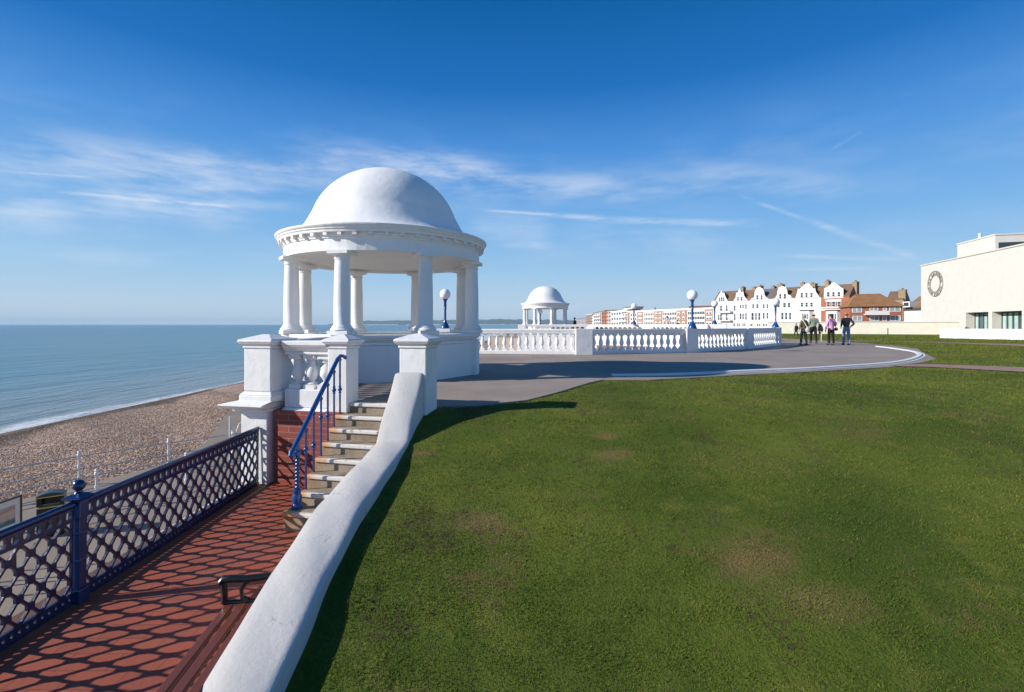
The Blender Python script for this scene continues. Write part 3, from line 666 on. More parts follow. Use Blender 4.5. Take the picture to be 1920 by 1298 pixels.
# ------------------------------------------------------------------ blue lattice fence
def plate_cell(mb, out, inn, x0, x1):
    """flat cell in the YZ plane: outer polygon with a hole, thickness x0..x1"""
    n = len(out); vs = [(x0,*p) for p in out]+[(x0,*p) for p in inn]+[(x1,*p) for p in out]+[(x1,*p) for p in inn]; fs = []
    for i in range(n):
        j = (i+1) % n
        fs += [(i,j,n+j,n+i), (2*n+i,3*n+i,3*n+j,2*n+j), (n+i,n+j,3*n+j,3*n+i)]
    mb.add(vs, fs)
def cut_cell(mb, C, w, cut, x0, x1, notch=True):
    """polygon cell C (list of corners) bordered by half-width w bars, node corners cut"""
    n = len(C); ce = Vector((sum(p[0] for p in C)/n, sum(p[1] for p in C)/n)); out = []; inn = []
    C = [Vector(p) for p in C]
    for i in range(n):
        a, b = C[i], C[(i+1) % n]; d = (b-a).normalized(); nr = Vector((-d.y, d.x))
        if (ce-a).dot(nr) < 0: nr = -nr
        L = (b-a).length
        for s in (cut, L-cut): out.append(a+d*s); inn.append(a+d*s+nr*w)
        out.append(b); inn.append(None)
    m = len(out)
    for i in range(m):
        if inn[i] is None:
            p, q = inn[i-1], inn[(i+1) % m]; inn[i] = (p+q)/2+(ce-out[i]).normalized()*.001
    plate_cell(mb, [tuple(p) for p in out], [tuple(p) for p in inn], x0, x1)
def fence():
    X = -3.2; zf = -.945; top = -.205
    T = thing('lattice_fence', (X,3.2,zf), 'navy blue cast iron lattice fence with ball topped post along the red tiled terrace', 'fence', None, .042)
    T.rotation_euler.x = -.0155
    posts = [3.58, 1.10]
    spans = [(6.34,3.635),(3.525,1.155)]
    for (ya, yb) in spans:
        L = ya-yb; n = 17 if ya > 4 else 15; p = L/n; z0 = zf+.085; z1 = top-.125; q = (z1-z0)/3; mb = MB(); x0, x1 = X-.010, X+.010; w = .0084; cut = .039
        for i in range(n):
            for j in range(3):
                c = (yb+(i+.5)*p, z0+(j+.5)*q); cut_cell(mb, [(c[0]-p/2,c[1]),(c[0],c[1]-q/2),(c[0]+p/2,c[1]),(c[0],c[1]+q/2)], w, cut*.75, x0, x1)
        for i in range(n+1):
            for j in range(4):
                c = (yb+i*p, z0+j*q); pts = [(c[0]-p/2,c[1]),(c[0],c[1]-q/2),(c[0]+p/2,c[1]),(c[0],c[1]+q/2)]
                if i == 0: pts = [(c[0],c[1]-q/2),(c[0]+p/2,c[1]),(c[0],c[1]+q/2)]
                if i == n: pts = [(c[0]-p/2,c[1]),(c[0],c[1]-q/2),(c[0],c[1]+q/2)]
                if j == 0: pts = [a for a in pts if a[1] >= c[1]-1e-6]
                if j == 3: pts = [a for a in pts if a[1] <= c[1]+1e-6]
                if i in (0, n) and j in (0, 3): pts = pts+[c] if len(pts) == 2 else pts
                if j in (0,3) and i in (0,n):
                    s = 1 if i == 0 else -1; u = 1 if j == 0 else -1
                    pts = [c, (c[0]+s*p/2, c[1]), (c[0], c[1]+u*q/2)]
                cut_cell(mb, pts, w, .022 if len(pts) == 3 else cut*.75, x0, x1)
        # strips of holes above and below the lattice
        for (za, zb, nh, r) in ((z1, top-.03, 2*n, .029), (zf+.03, z0, 3*n, .0125)):
            s = L/nh
            for k in range(nh):
                c = (yb+(k+.5)*s, (za+zb)/2); N = 12; out = []; inn = []
                for i in range(N):
                    a = 2*PI*i/N+PI/4; u, v = math.cos(a), math.sin(a); m = max(abs(u), abs(v)); out.append((c[0]+u/m*s/2, c[1]+v/m*(zb-za)/2))
                    inn.append((c[0]+u*r*.9, c[1]+v*r*1.15))
                plate_cell(mb, out, inn, X-.011, X+.011)
        mb.build('lattice_panel', M['navy'], T)
        r = MB(); r.tube([(X,yb,top-.008),(X,ya,top-.008)], .024, 12); r.box(X-.016,X+.016,yb,ya,top-.042,top-.03)
        r.build('top_rail', M['rail'], T)
        r = MB(); r.box(X-.02,X+.02,yb,ya,zf+.008,zf+.03); r.box(X-.018,X+.018,yb,ya,z0-.008,z0+.004); r.build('bottom_rail', M['navy'], T)
    for y in posts:
        b = MB(); b.box(X-.05,X+.05,y-.05,y+.05,zf,zf+.10); b.box(X-.036,X+.036,y-.036,y+.036,zf+.10,top-.10)
        for z in (zf+.3, zf+.5): b.box(X-.041,X+.041,y-.041,y+.041,z,z+.02)
        b.box(X-.043,X+.043,y-.043,y+.043,top-.12,top+.005); b.frustum((X-.045,X+.045,y-.045,y+.045),top+.0055,(X-.075,X+.075,y-.075,y+.075),top+.032); b.frustum((X-.075,X+.075,y-.075,y+.075),top+.0325,(X-.03,X+.03,y-.03,y+.03),top+.06)
        po = b.build('post', M['rail'], T, .006)
        b = MB(); b.lathe([(.032,.06),(.022,.072),(.022,.084)], (X,y), 14, top); b.ball((X,y,top+.118), .042, 20, 12); b.build('finial', M['rail'], po)
    # kerb the fence stands on
    b = MB(); b.prism([(-3.56,-3),(-3.505,-3),(-3.505,6.6),(-3.56,6.6)], -3.8, -1.0); tag(b.build('retaining_wall', M['white_old']), 'white retaining wall carrying the tiled terrace and blue fence', 'wall')

def bench():
    T = thing('park_bench', (-1.72,2.0,-.945), 'red brown slatted bench with black iron armrest against the parapet wall', 'bench', rotz=0)
    d = Vector((-.13,1,0)).normalized(); n = Vector((1,.13,0)).normalized(); o = Vector((-1.778,2.99,0)); z = -.62
    def sl(a, b, z0, z1, name='slat', L=1.25):
        m = MB(); m.obox(o, d, n, -L, -.01, a, b, z0, z1); m.build(name, M['wood'], T, .006)
    sl(.012,.064,z-.028,z); sl(.086,.142,z-.028,z); sl(.164,.22,z-.028,z)
    for s in (-.01, -1.2):
        m = MB(); c = o+d*s
        def pt(x, zz): q = c+n*x; return (q.x, q.y, zz)
        m.tube([pt(-.012,z+.115), pt(-.016,z+.135), pt(0,z+.15), pt(.06,z+.15), pt(.14,z+.145), pt(.28,z+.155)], [.018,.023,.024,.023,.022,.020], 10)
        m.tube([pt(.0,z+.13), pt(.006,z+.06), pt(.004,z+.004)], [.022,.019,.020], 8)
        m.tube([pt(.0,z+.006), pt(.11,z+.006), pt(.27,z+.006)], .013, 8)
        m.tube([pt(.17,z+.145), pt(.125,z+.12), pt(.105,z+.075), pt(.11,z+.03), pt(.15,z+.012)], .014, 8)
        m.tube([pt(.02,z), pt(.03,-.72), pt(.015,-.944)], .02, 8); m.tube([pt(.19,z), pt(.195,-.944)], .02, 8)
        m.build('armrest', M['black'], T)

# ------------------------------------------------------------------ promenade furniture
def promenade():
    B = G(97,1002,-3.75); T = thing('litter_bin', B, 'black litter bin with domed lid and two gold bands on the promenade', 'litter bin')
    d = Vector((.83,.56,0)).normalized(); n = Vector((-.56,.83,0)).normalized(); w, dp = .235, .15
    b = MB(); b.obox(B, d, n, -w, w, -dp, dp, B.z, B.z+.66); b.build('body', M['black'], T, .02)
    b = MB(); b.obox(B, d, n, -w, -w*.62, -dp, dp, B.z+.70, B.z+.90); b.obox(B, d, n, w*.7, w, -dp, dp, B.z+.70, B.z+.90); b.obox(B, d, n, -w*.62, w*.7, dp*.3, dp, B.z+.70, B.z+.90); b.build('hood', M['black'], T, .01)
    b = MB(); b.obox(B, d, n, -w*1.02, w*1.02, -dp*1.03, dp*1.03, B.z+.661, B.z+.685); b.build('band', M['gold'], T); 
    b = MB(); b.obox(B, d, n, -w*1.02, w*1.02, -dp*1.03, dp*1.03, B.z+.901, B.z+.92); b.build('band', M['gold'], T)
    b = MB(); m = 10; vs = []
    for k in range(m+1):
        x = -w*1.04+2.08*w*k/m; zz = B.z+.921+.07*math.sin(PI*k/m)**.7
        for s in (-1, 1):
            p = B+d*x+n*(s*dp*1.05); vs += [(p.x, p.y, B.z+.921), (p.x, p.y, zz+.012)]
    fs = []
    for k in range(m):
        a = 4*k; c = a+4; fs += [(a+1,c+1,c+3,a+3),(a,a+1,c+1,c)[::-1],(a+2,a+3,c+3,c+2),(a,c,c+2,a+2)]
    fs += [(0,1,3,2),(4*m,4*m+1,4*m+3,4*m+2)]
    b.add(vs, fs); b.build('lid', plain('lid_green_black', (.03,.045,.045), .35, .2, 8), T)
    # display of framed pictures
    def pic(ya, yb, X, zt, zb, label, c1, c2):
        T = thing('framed_picture', (X, (ya+yb)/2, -3.75), label, 'picture', 'framed pictures on show along the promenade')
        b = MB(); t = .03
        b.box(X-.03,X+.012,ya,yb,zt-t,zt); b.box(X-.03,X+.012,ya,yb,zb,zb+t); b.box(X-.03,X+.012,ya,ya+t,zb+t,zt-t); b.box(X-.03,X+.012,yb-t,yb,zb+t,zt-t); b.build('picture_frame', M['black'], T)
        b = MB(); b.box(X-.02,X,ya+t,yb-t,zb+t,zt-t); b.build('mount', plain('picture_mount', (.50,.51,.52), .7, .05), T)
        t2 = NT('seascape'); p = t2.pos(); sx = t2.n('ShaderNodeSeparateXYZ'); t2.l(p, sx.inputs[0])
        h = t2.math('DIVIDE', t2.math('SUBTRACT', t2.math('ADD', sx.outputs[2], t2.math('MULTIPLY', t2.math('SUBTRACT', t2.noise(p, 7, 4), .5), .12)), zb), zt-zb)
        c = t2.ramp(h, [(.0,(.02,.09,.14)),(.36,(.03,.13,.18)),(.42,(.36,.30,.28)),(.6,(.42,.34,.31)),(.66,(.25,.2,.12)),(.78,(.3,.33,.4))])
        m = t2.fin(c, .4)
        dy = (yb-ya)*.23; dz = (zt-zb)*.24; b = MB(); b.box(X,X+.004,ya+dy,yb-dy,zb+dz,zt-dz*.9); b.build('print', m, T)
        b = MB()
        for y in (ya+.06, yb-.06): b.box(X-.10,X-.06,y-.02,y+.02,-3.75,zt-.15)
        b.build('leg', M['black'], T)
    pic(9.0,9.55,-9.68,-2.26,-2.92,'framed seascape print in grey mount nearest the black bin', 0, 0)
    pic(8.35,8.93,-9.72,-2.26,-2.92,'framed blue print cut off by the left edge of the photo', 0, 0)
    # white railings
    def railing(name, label, pts, h, rails, hidden=()):
        T = thing(name, (pts[0][0], pts[0][1], -3.75), label, 'railing', 'white railings along the promenade')
        b = MB(); b.lathe([(.055,0),(.06,.03),(.04,.06),(.032,.16),(.05,.20),(.05,.24),(.03,.28),(.028,.5),(.045,.55),(.045,.6),(.028,.64),(.03,h-.22),(.05,h-.18),(.05,h-.11),(.03,h-.08),(.045,h-.05),(.03,h-.015),(.004,h)], (0,0), 12)
        me = b.mesh('post', M['iron_white'])
        for (x, y) in pts: child('post', me, T, (x-pts[0][0], y-pts[0][1], 0))
        for z in rails:
            r = MB(); r.tube([(x, y, -3.75+z) for x, y in pts], .02, 8); r.build('rail', plain('rail_grey', (.42,.42,.43), .5), T)
    railing('promenade_railing', 'white iron railing with slim turned posts at the beach edge', [(-15.4,10.6),(-14.3,12.7),(-13.04,14.57),(-11.5,16.2),(-10.1,17.5),(-8.3,19.2)], 1.05, (.88,.48))
    railing('promenade_railing', 'shorter white iron railing nearer the terrace behind the black bin', [(-13.6,9.3),(-12.2,11.1),(-10.95,12.75),(-9.7,14.4),(-8.2,16.1)], 1.05, (.88,.48))
    # scrolled white gate leaf
    o = Vector((-10.12,17.35,-3.75)); T = thing('iron_gate', o, 'white scrolled iron gate leaf showing left of the corner pier', 'gate')
    b = MB(); d = Vector((.75,.66,0)).normalized()
    def g(x, z): q = o+d*x; return (q.x, q.y, -3.75+z)
    b.tube([g(0,0), g(0,1.55)], .03, 8); b.tube([g(1.0,0), g(1.0,1.55)], .03, 8)
    b.tube([g(0,1.25), g(.1,1.0), g(.35,.85), g(.65,.72), g(1.0,.5)], .022, 8)
    b.tube([g(0,.75), g(.12,.5), g(.4,.32), g(.75,.25), g(1.0,.2)], .022, 8)
    b.tube([g(.42,.33), g(.42,.8), g(.5,1.1), g(.48,1.35)], .02, 8); b.tube([g(.2,.95), g(.3,1.25), g(.48,1.38), g(.7,1.25), g(.8,.9)], .018, 8); b.build('gate_bars', M['iron_white'], T)

# ------------------------------------------------------------------ town
class Fac:
    def __init__(s, pa, Ya, pb, Yb, base=-.5):
        s.A = Vector(((pa-CX)/F*Ya, Ya, 0)); s.B = Vector(((pb-CX)/F*Yb, Yb, 0)); s.base = base; s.set()
    def set(s):
        s.u = (s.B-s.A).normalized(); s.L = (s.B-s.A).length; s.n = Vector((-s.u.y, s.u.x, 0))
        if s.n.y < 0 and abs(s.n.y) > .2: s.n = -s.n
    def sub(s, pa, pb):
        f = Fac.__new__(Fac); f.A = s.A+s.u*s.loc(pa, 0)[0]; f.B = s.A+s.u*s.loc(pb, 0)[0]; f.base = s.base; f.set(); f.n = s.n.copy(); return f
    def loc(s, px, py):
        k = (px-CX)/F; A, D = s.A, s.B-s.A; t = (k*A.y-A.x)/(D.x-k*D.y); p = A+D*t
        return t*D.length, CAMZ+(HZ-py)/F*p.y
    def pt(s, x, y, z): p = s.A+s.u*x+s.n*y; return (p.x, p.y, z)
    def box(s, mb, x0, x1, y0, y1, z0, z1): mb.obox(s.A, s.u, s.n, x0, x1, y0, y1, z0, z1)
def window(T, f, px0, px1, py0, py1, bars=1, frame=True, arch=False, glass=None, fm=None):
    (x0, z1), (x1, z0) = f.loc(px0, py0), f.loc(px1, py1)
    if x1-x0 < .5: c = (x0+x1)/2; x0, x1 = c-.25, c+.25
    m = MB(); t = .09
    f.box(m, x0-t, x1+t, -.06, .05, z1, z1+t); f.box(m, x0-t, x1+t, -.10, .05, z0-t, z0); f.box(m, x0-t, x0, -.06, .05, z0, z1); f.box(m, x1, x1+t, -.06, .05, z0, z1)
    if bars: f.box(m, x0, x1, -.04, .03, (z0+z1)/2-.04, (z0+z1)/2+.04)
    o = m.build('window', fm or M['frame'], T)
    g = MB(); f.box(g, x0, x1, -.034, .01, z0, z1); g.build('pane', glass or M['glass'], o)
def shell(T, f, ridge_py, eave_py, wallm, roofm, depth=9, outline=None, face=None, roof_over=.3, ridge_in=.5):
    xm = f.L/2; pm = f.A+f.u*xm
    ze = CAMZ+(HZ-eave_py)/F*pm.y; zr = CAMZ+(HZ-ridge_py)/F*(pm.y+depth*.5*f.n.y)
    m = MB(); L = f.L; b = f.base
    vs = [f.pt(0,.02,b),f.pt(L,.02,b),f.pt(L,depth,b),f.pt(0,depth,b),f.pt(0,.02,ze),f.pt(L,.02,ze),f.pt(L,depth,ze),f.pt(0,depth,ze),f.pt(0,depth/2,zr-.12),f.pt(L,depth/2,zr-.12)]
    m.add(vs, [(0,1,5,4),(2,3,7,6),(3,0,4,8,7),(1,2,6,9,5)]); m.build('wall', wallm, T)
    m = MB(); e = roof_over
    for s0, s1 in ((0-.05, depth/2), (depth+.05, depth/2)):
        m.add([f.pt(.02,s0,ze),f.pt(L-.02,s0,ze),f.pt(L-.02,s1,zr),f.pt(.02,s1,zr),f.pt(.02,s0,ze-.12),f.pt(L-.02,s0,ze-.12),f.pt(L-.02,s1,zr-.12),f.pt(.02,s1,zr-.12)], [(0,1,2,3),(7,6,5,4),(0,4,5,1),(1,5,6,2),(0,3,7,4)])
    rf = m.build('roof', roofm, T)
    if outline:
        pts = [f.loc(px, py) for px, py in outline]; n = len(pts); m = MB()
        zb = min(ze-.4, min(z for _, z in pts)-.2)
        poly = [(pts[0][0], zb)]+pts+[(pts[-1][0], zb)]; n = len(poly)
        m.add([f.pt(x, -.02, z) for x, z in poly]+[f.pt(x, .25, z) for x, z in poly], [list(range(n)), list(range(n, 2*n))[::-1]]+[(i,(i+1)%n,n+(i+1)%n,n+i) for i in range(n)])
        m.build('gable', face or wallm, T)
        ax, az = max(pts, key=lambda q: q[1]); az -= 1.0; xa, xb = pts[0][0]+.6, pts[-1][0]-.6; m = MB()
        m.add([f.pt(xa,.2,ze),f.pt(ax,.2,az),f.pt(xb,.2,ze),f.pt(xa,depth*.45,ze),f.pt(ax,depth*.5,az),f.pt(xb,depth*.45,ze)], [(0,1,4,3),(1,2,5,4),(0,2,1),(3,4,5)]); m.build('gable_roof', roofm, T)
    return ze, zr
def chimney(T, f, px, py_top, depth, w=1.1, h=2.6):
    x, _ = f.loc(px, 600); p = f.A+f.u*x+f.n*depth; z = CAMZ+(HZ-py_top)/F*p.y
    m = MB(); f.box(m, x-w/2, x+w/2, depth-.9, depth+.9, z-h-2, z-.5); f.box(m, x-w/2-.1, x+w/2+.1, depth-1, depth+1, z-.5, z-.35); c = m.build('chimney', M['chimney'], T)
    m = MB()
    for k in range(3): q = f.pt(x, depth-.6+.6*k, 0); m.lathe([(.16,z-.35),(.13,z+.1)], (q[0], q[1]), 8)
    m.build('chimney_pots', M['pot'], c)

def town():
    row = Fac(1337,185,1593,147)
    H = []
    def hs(name, label, a, b, wm, rm, ridge, eave, outline, wins, chim=(), depth=8, cat='house', face=None, group='gabled terrace houses facing the lawn'):
        f = row.sub(a+.15, b-.15); T = thing(name, f.A+Vector((0,0,f.base)), label, cat, group)
        shell(T, f, ridge, eave, wm, rm, depth, outline, face)
        for w in wins: window(T, f, *w)
        for c in chim: chimney(T, f, *c)
        return T, f
    W = M['white_far']
    T, f = hs('terraced_house', 'white gabled terrace house at the far left end of the row with two long balconies', 1337,1373.5, W, M['roof_brown'], 546, 565,
       [(1341,565),(1346.7,555),(1348.4,552),(1350.5,549.8),(1352.6,543.9),(1354.7,549.8),(1358,549),(1359.8,555.8),(1364.9,564.7)],
       [(1348,1350,558,565),(1351.5,1354,557.5,565),(1355,1357.5,558,565),(1350.5,1353.5,573.6,583),(1361.5,1363.6,572.5,583),(1350.5,1353.5,589,600.7),(1361.5,1363.8,588,600.7),(1346.5,1348.5,590,600),(1347,1349.5,606,611.5),(1351,1353.2,606,611.5),(1359.5,1363,607.3,611.5)], [(1382,537,4)])
    for (ya, yb) in ((584.2,586.4),(600.8,602.2)):
        m = MB(); (x0, z1), (x1, z0) = f.loc(1350, ya), f.loc(1373, yb); f.box(m, x0, x1, -1.3, -.02, z0, z1); b = m.build('balcony', W, T)
        m = MB(); f.box(m, x0, x1, -1.3, -1.25, z1+.8, z1+.9)
        for k in range(14): xx = x0+(x1-x0)*k/13; f.box(m, xx-.03, xx+.03, -1.29, -1.26, z1, z1+.8)
        m.build('railing', M['lead'], b)
    T, f = hs('terraced_house', 'white terrace house with pinnacled gable and brown roof, second from the left end', 1373.5,1405.5, W, M['roof_orange'], 544, 564,
       [(1375,564.3),(1379.3,557.5),(1380.6,549),(1384,548),(1387,540),(1389.5,548),(1393.7,546.5),(1395,555),(1401.4,562.5)],
       [(1382.3,1385.3,557,563.4),(1388.6,1392,557,563.4),(1376.4,1379,573,583),(1387,1390,572,577.5),(1392,1394.6,572,577.5),(1397.5,1400,571,579),(1376.4,1379,589,600.5),(1387,1390,588,598.5),(1392,1394.6,588,598.5),(1397.5,1400,587.5,599.5),(1370+5,1378.5,606.5,611.5),(1381.5,1384,606.5,611.5),(1385,1387.5,606.5,611.5),(1392,1394.5,606.5,611.5),(1395.5,1398,606.5,611.5)], [(1401,537.5,5),(1416.5,534.5,3.5)])
    T, f = hs('terraced_house', 'white terrace house with tall round topped gable and grey slate roof', 1405.5,1447, W, M['roof_slate'], 542, 561,
       [(1407.3,561),(1414,557.5),(1415.3,545.6),(1418.3,540.5),(1424.2,538.8),(1430.2,541.4),(1432.7,546.4),(1433.6,554),(1437.8,558.3),(1442,560)],
       [(1418.3,1422,553.7,561.7),(1426.4,1429.4,553.7,561.7),(1410.7,1414,570.6,578),(1418.3,1422,570.6,578),(1430.6,1433.6,570.6,578),(1437.4,1440.3,570.6,578),(1409,1413.2,587,600),(1416.2,1418.9,587,600),(1422,1425.5,587,600),(1430.6,1433.6,587,597.5),(1437.4,1440.3,587,597.5),(1419,1422,607,611.5),(1423.2,1426,607,611.5),(1430.2,1433.6,607,611.5),(1435.4,1438.6,607,611.5),(1406.8,1411,607.5,611.5)], [(1437,535.5,5),(1452,531.5,4.5,1.6)])
    T, f = hs('terraced_house', 'off white terrace house with round topped gable behind the rightmost globe lamp', 1447,1488.5, stucco('offwhite_far', (.74,.72,.67), .3, .1), M['roof_brown'], 539, 559,
       [(1454,557.5),(1457.3,552.4),(1457.7,545.6),(1460.7,539.7),(1467,536.3),(1473.4,539.2),(1476,545.6),(1476.8,552.4),(1482,553.7),(1486,560)],
       [(1461.2,1465,551.6,560),(1469.5,1474,551.6,560),(1468.7,1473.4,568.3,576.3),(1477,1481.6,568.3,576.3),(1458,1462,568.3,576.3),(1465,1469,586.5,599),(1472.4,1476,586.5,599),(1479.7,1483.3,586.5,599),(1465,1468,605.5,617),(1476,1481,607,618)], [(1496.5,529,3.5)])
    T, f = hs('terraced_house', 'bright white terrace house with broad stepped gable next to the brick one', 1488.5,1539.5, W, M['roof_orange'], 537, 558,
       [(1490.6,561),(1494.3,549.4),(1496.5,540.6),(1498.6,542.8),(1506.7,535.5),(1510.3,531.9),(1516.9,531.9),(1521.2,537),(1526.3,542),(1527.8,539.2),(1530,548),(1536.5,556.7)],
       [(1501.3,1505.5,549.4,557.4),(1510.3,1514.2,549.4,557.4),(1519.5,1523.6,549.4,557.4),(1501.5,1506,567.6,575),(1510.3,1514.7,567.6,575),(1519.5,1524,567.6,575)], [(1515,530,3.2,2.2),(1541.5,525,4)])
    def bay(f, T, a, b, y0, y1, wm, panes):
        (x0, z1), (x1, z0) = f.loc(a, y0), f.loc(b, y1); m = MB(); d = 1.1
        pts = [f.pt(x0,.0,0),f.pt(x0+.8,-d,0),f.pt(x1-.8,-d,0),f.pt(x1,.0,0)]; m.prism(pts, f.base, z1-.35); b_ = m.build('bay', wm, T)
        m = MB(); pts = [f.pt(x0-.2,.0,0),f.pt(x0+.75,-d-.2,0),f.pt(x1-.75,-d-.2,0),f.pt(x1+.2,.0,0)]; m.prism(pts, z1-.345, z1); m.build('bay_roof', M['lead'], b_)
        f2 = f.sub(a, b); f2.A = f.A-f.n*d; f2.B = f.B-f.n*d; f2.set(); f2.n = f.n
        m = MB(); n = panes; xx0, xx1 = x0+1.0, x1-1.0; s = (xx1-xx0)/n
        for k in range(n): f.box(m, xx0+k*s+.12, xx0+(k+1)*s-.12, -d-.02, -d+.02, z0+.5, z1-1.2)
        m.build('bay_pane', M['glass'], b_)
    bay(f, T, 1500, 1525.5, 581.6, 602, W, 4)
    T, f = hs('terraced_house', 'red brick terrace house with white gable at the right end of the row', 1539.5,1593, M['brickfar'], M['roof_brown'], 533.5, 556,
       [(1544.6,557.4),(1545.3,540.6),(1549,540),(1559,532),(1563.5,529),(1568,532),(1578,540),(1581.3,540),(1581.3,557.4)],
       [(1550.7,1555.5,548,556),(1560.6,1565,548,556),(1570.5,1575.5,548,556),(1550.5,1556,566,575),(1560.3,1566,566,575),(1570.5,1576.5,566,575)], [(1594,526.5,4,1.2)], 8, face=W)
    for (ya, yb, a, b) in ((576,577.4,1540,1592.5),(580.3,581.5,1540,1592.5),(562.3,565.4,1548,1578)):
        m = MB(); (x0, z1), (x1, z0) = f.loc(a, ya), f.loc(b, yb); f.box(m, x0, x1, -.13, .04, z0, z1); m.build('band_course', W, T)
    bay(f, T, 1548.5, 1578, 581.6, 602, W, 4)
    # apartment block
    ap = Fac(1177,318,1337,250,-.5); T = thing('apartment_block', ap.A+Vector((0,0,-.5)), 'long low apartment block in pale brick and white panels with a white roof band', 'apartment block')
    zt = ap.loc(1337,580)[1]; m = MB(); ap.box(m, 0, ap.L, .02, 12, -.5, zt); m.build('wall', W, T)
    m = MB(); ap.box(m, -.4, ap.L+.4, -.5, 12.3, zt+.001, zt+1.0); m.build('roof_band', W, T)
    for a, b in ((1177,1180.5),(1195,1206),(1227,1242),(1269,1288),(1322,1336)):
        m = MB(); x0, x1 = ap.loc(a, 600)[0], ap.loc(b, 600)[0]; ap.box(m, x0, x1, -.25, .02, -.5, zt-.1); m.build('brick_panel', M['brickpale'], T)
    for a, b, s in ((1182,1194,3),(1207.5,1226,6),(1243,1268,8),(1289.5,1321,10)):
        for k in range(s):
            w = (b-a)/s; x = a+w*(k+.5)
            for z0 in (1.0, 3.8, 6.5):
                xx = ap.loc(x, 600)[0]; ww = min(1.0, w*.30*ap.L/160); q = MB(); ap.box(q, xx-ww, xx+ww, -.05, .03, z0, z0+1.5); q.build('window', M['glass'], T)
    for a in (1199,1203,1231,1238,1273,1282,1327,1332.5):
        for z0 in (1.2, 3.9, 6.6):
            xx = ap.loc(a, 600)[0]; q = MB(); ap.box(q, xx-.9, xx+.9, -.30, -.26, z0-.15, z0+1.55); o = q.build('window', M['frame'], T); q = MB(); ap.box(q, xx-.6, xx+.6, -.32, -.30, z0, z0+.8); q.build('pane', M['glass'], o)
    # roofs and chimneys of houses behind the block
    def back(label, a, b, Y, ridge, eave, hip=3):
        f = Fac(a, Y, b, Y-6, -.5); T = thing('house', f.A+Vector((0,0,-.5)), label, 'house'); shell(T, f, ridge, eave, M['brickfar'], M['roof_orange'], 10); chimney(T, f, b-3, ridge-5, 5); 
        for k in range(3): window(T, f, a+(b-a)*(.2+.25*k), a+(b-a)*(.2+.25*k)+3, eave+3, eave+9)
    back('brick house with orange roof showing above the white roof band, by the brick chimney', 1291,1337,300,573.5,582); back('orange tiled roof of a house showing behind the middle of the apartment block', 1190,1230,360,581.5,590)
    # taller blocks in the distance
    def block(name, label, a, b, Ya, Yb, top, wm, fl, nx, pent=None, roofm=None, side=True, wing=10, bal=False):
        f = Fac(a, Ya, b, Yb, -.5); T = thing(name, f.A+Vector((0,0,-.5)), label, 'apartment block', 'flats receding along the seafront')
        zt = f.loc((a+b)/2, top)[1]; m = MB(); f.box(m, 0, f.L, .02, wing, -.5, zt); m.build('wall', wm, T)
        m = MB(); f.box(m, -.3, f.L+.3, -.3, wing+.3, zt+.001, zt+.6); m.build('parapet', roofm or W, T)
        for j in range(fl):
            z0 = -.5+(zt+.5)*(j+.28)/fl; hh = (zt+.5)/fl*.48
            for k in range(nx):
                xx = f.L*(k+.5)/nx; ww = f.L/nx*.28; q = MB(); f.box(q, xx-ww, xx+ww, -.04, .03, z0, z0+hh); q.build('window', M['glass'], T)
            if bal: q = MB(); f.box(q, f.L*.05, f.L*.95, -1.4, -.01, z0-.9, z0+.3); q.build('balcony', W, T)
        if pent:
            x0, x1 = f.loc(pent[0], 590)[0], f.loc(pent[1], 590)[0]; z2 = f.loc((pent[0]+pent[1])/2, pent[2])[1]
            q = MB(); f.box(q, x0, x1, 1, wing-1, zt+.601, z2); q.build('penthouse', wm, T); q = MB(); f.box(q, x0-.6, x1+.6, .5, wing-.5, z2+.001, z2+.4); q.build('penthouse_roof', M['roof_brown'], T)
    block('flats', 'white rendered block of flats with a penthouse beside the pale brick apartments', 1146,1175.5,400,350,583.5,W,3,6,(1167,1182,577))
    block('flats', 'slim white flats with orange topped balconies next to the long apartment block', 1163,1176.5,375,338,587.5,stucco('flat_white',(.7,.68,.64),.3,.1),3,3,None,M['roof_orange'],bal=True)
    block('flats', 'tall red brick stair tower between grey balconied flats', 1128,1138,470,455,585,M['brickfar'],4,2,(1131,1136,582.5),M['roof_orange'])
    block('flats', 'grey panelled flats with dark windows right of the red brick tower', 1138,1148,450,430,583,stucco('flat_pink',(.5,.42,.38),.3,.1),4,3,None,M['roof_slate'])
    block('flats', 'cream flats stacked with white balconies left of the red brick tower', 1113,1128,560,490,586.5,stucco('flat_cream',(.55,.47,.38),.3,.1),4,4,None,M['roof_brown'],bal=True)
    block('flats', 'narrow brown brick flats with pale curved top', 1099,1110.5,660,610,590.5,plain('flat_brown',(.30,.19,.14),.8,.2,.3),4,3)
    block('flats', 'lowest grey flats at the far left end of the seafront', 1081,1099,820,700,597.5,plain('flat_grey',(.36,.33,.32),.8,.3,.3),4,7,None,M['roof_slate'])
    block('flats', 'pale low flats partly hidden by the brown brick block', 1110,1118,600,575,594.5,W,3,3)
    # brick villa
    f = Fac(1593,121,1692,117,-.5); T = thing('brick_villa', f.A+Vector((0,0,-.5)), 'two storey red brick villa with broad orange hipped roof and white balcony', 'house')
    ze = f.loc(1640,575)[1]; zr = f.loc(1640,551)[1]+.25; d = 9; m = MB(); f.box(m, 0, f.L, 0, d, -.5, ze-.01); m.build('wall', M['brickfar'], T)
    x0, x1 = f.loc(1611,560)[0]+.3, f.loc(1665,560)[0]-.4; e = .5; m = MB()
    m.add([f.pt(-e,-e,ze),f.pt(f.L+e,-e,ze),f.pt(f.L+e,d+e,ze),f.pt(-e,d+e,ze),f.pt(x0,d/2,zr),f.pt(x1,d/2,zr)], [(0,1,5,4),(1,2,5),(2,3,4,5),(3,0,4),(3,2,1,0)]); m.build('roof', plain('roof_tiles_lichen', (.265,.135,.062), .9, .45, .7, .35, .2), T)
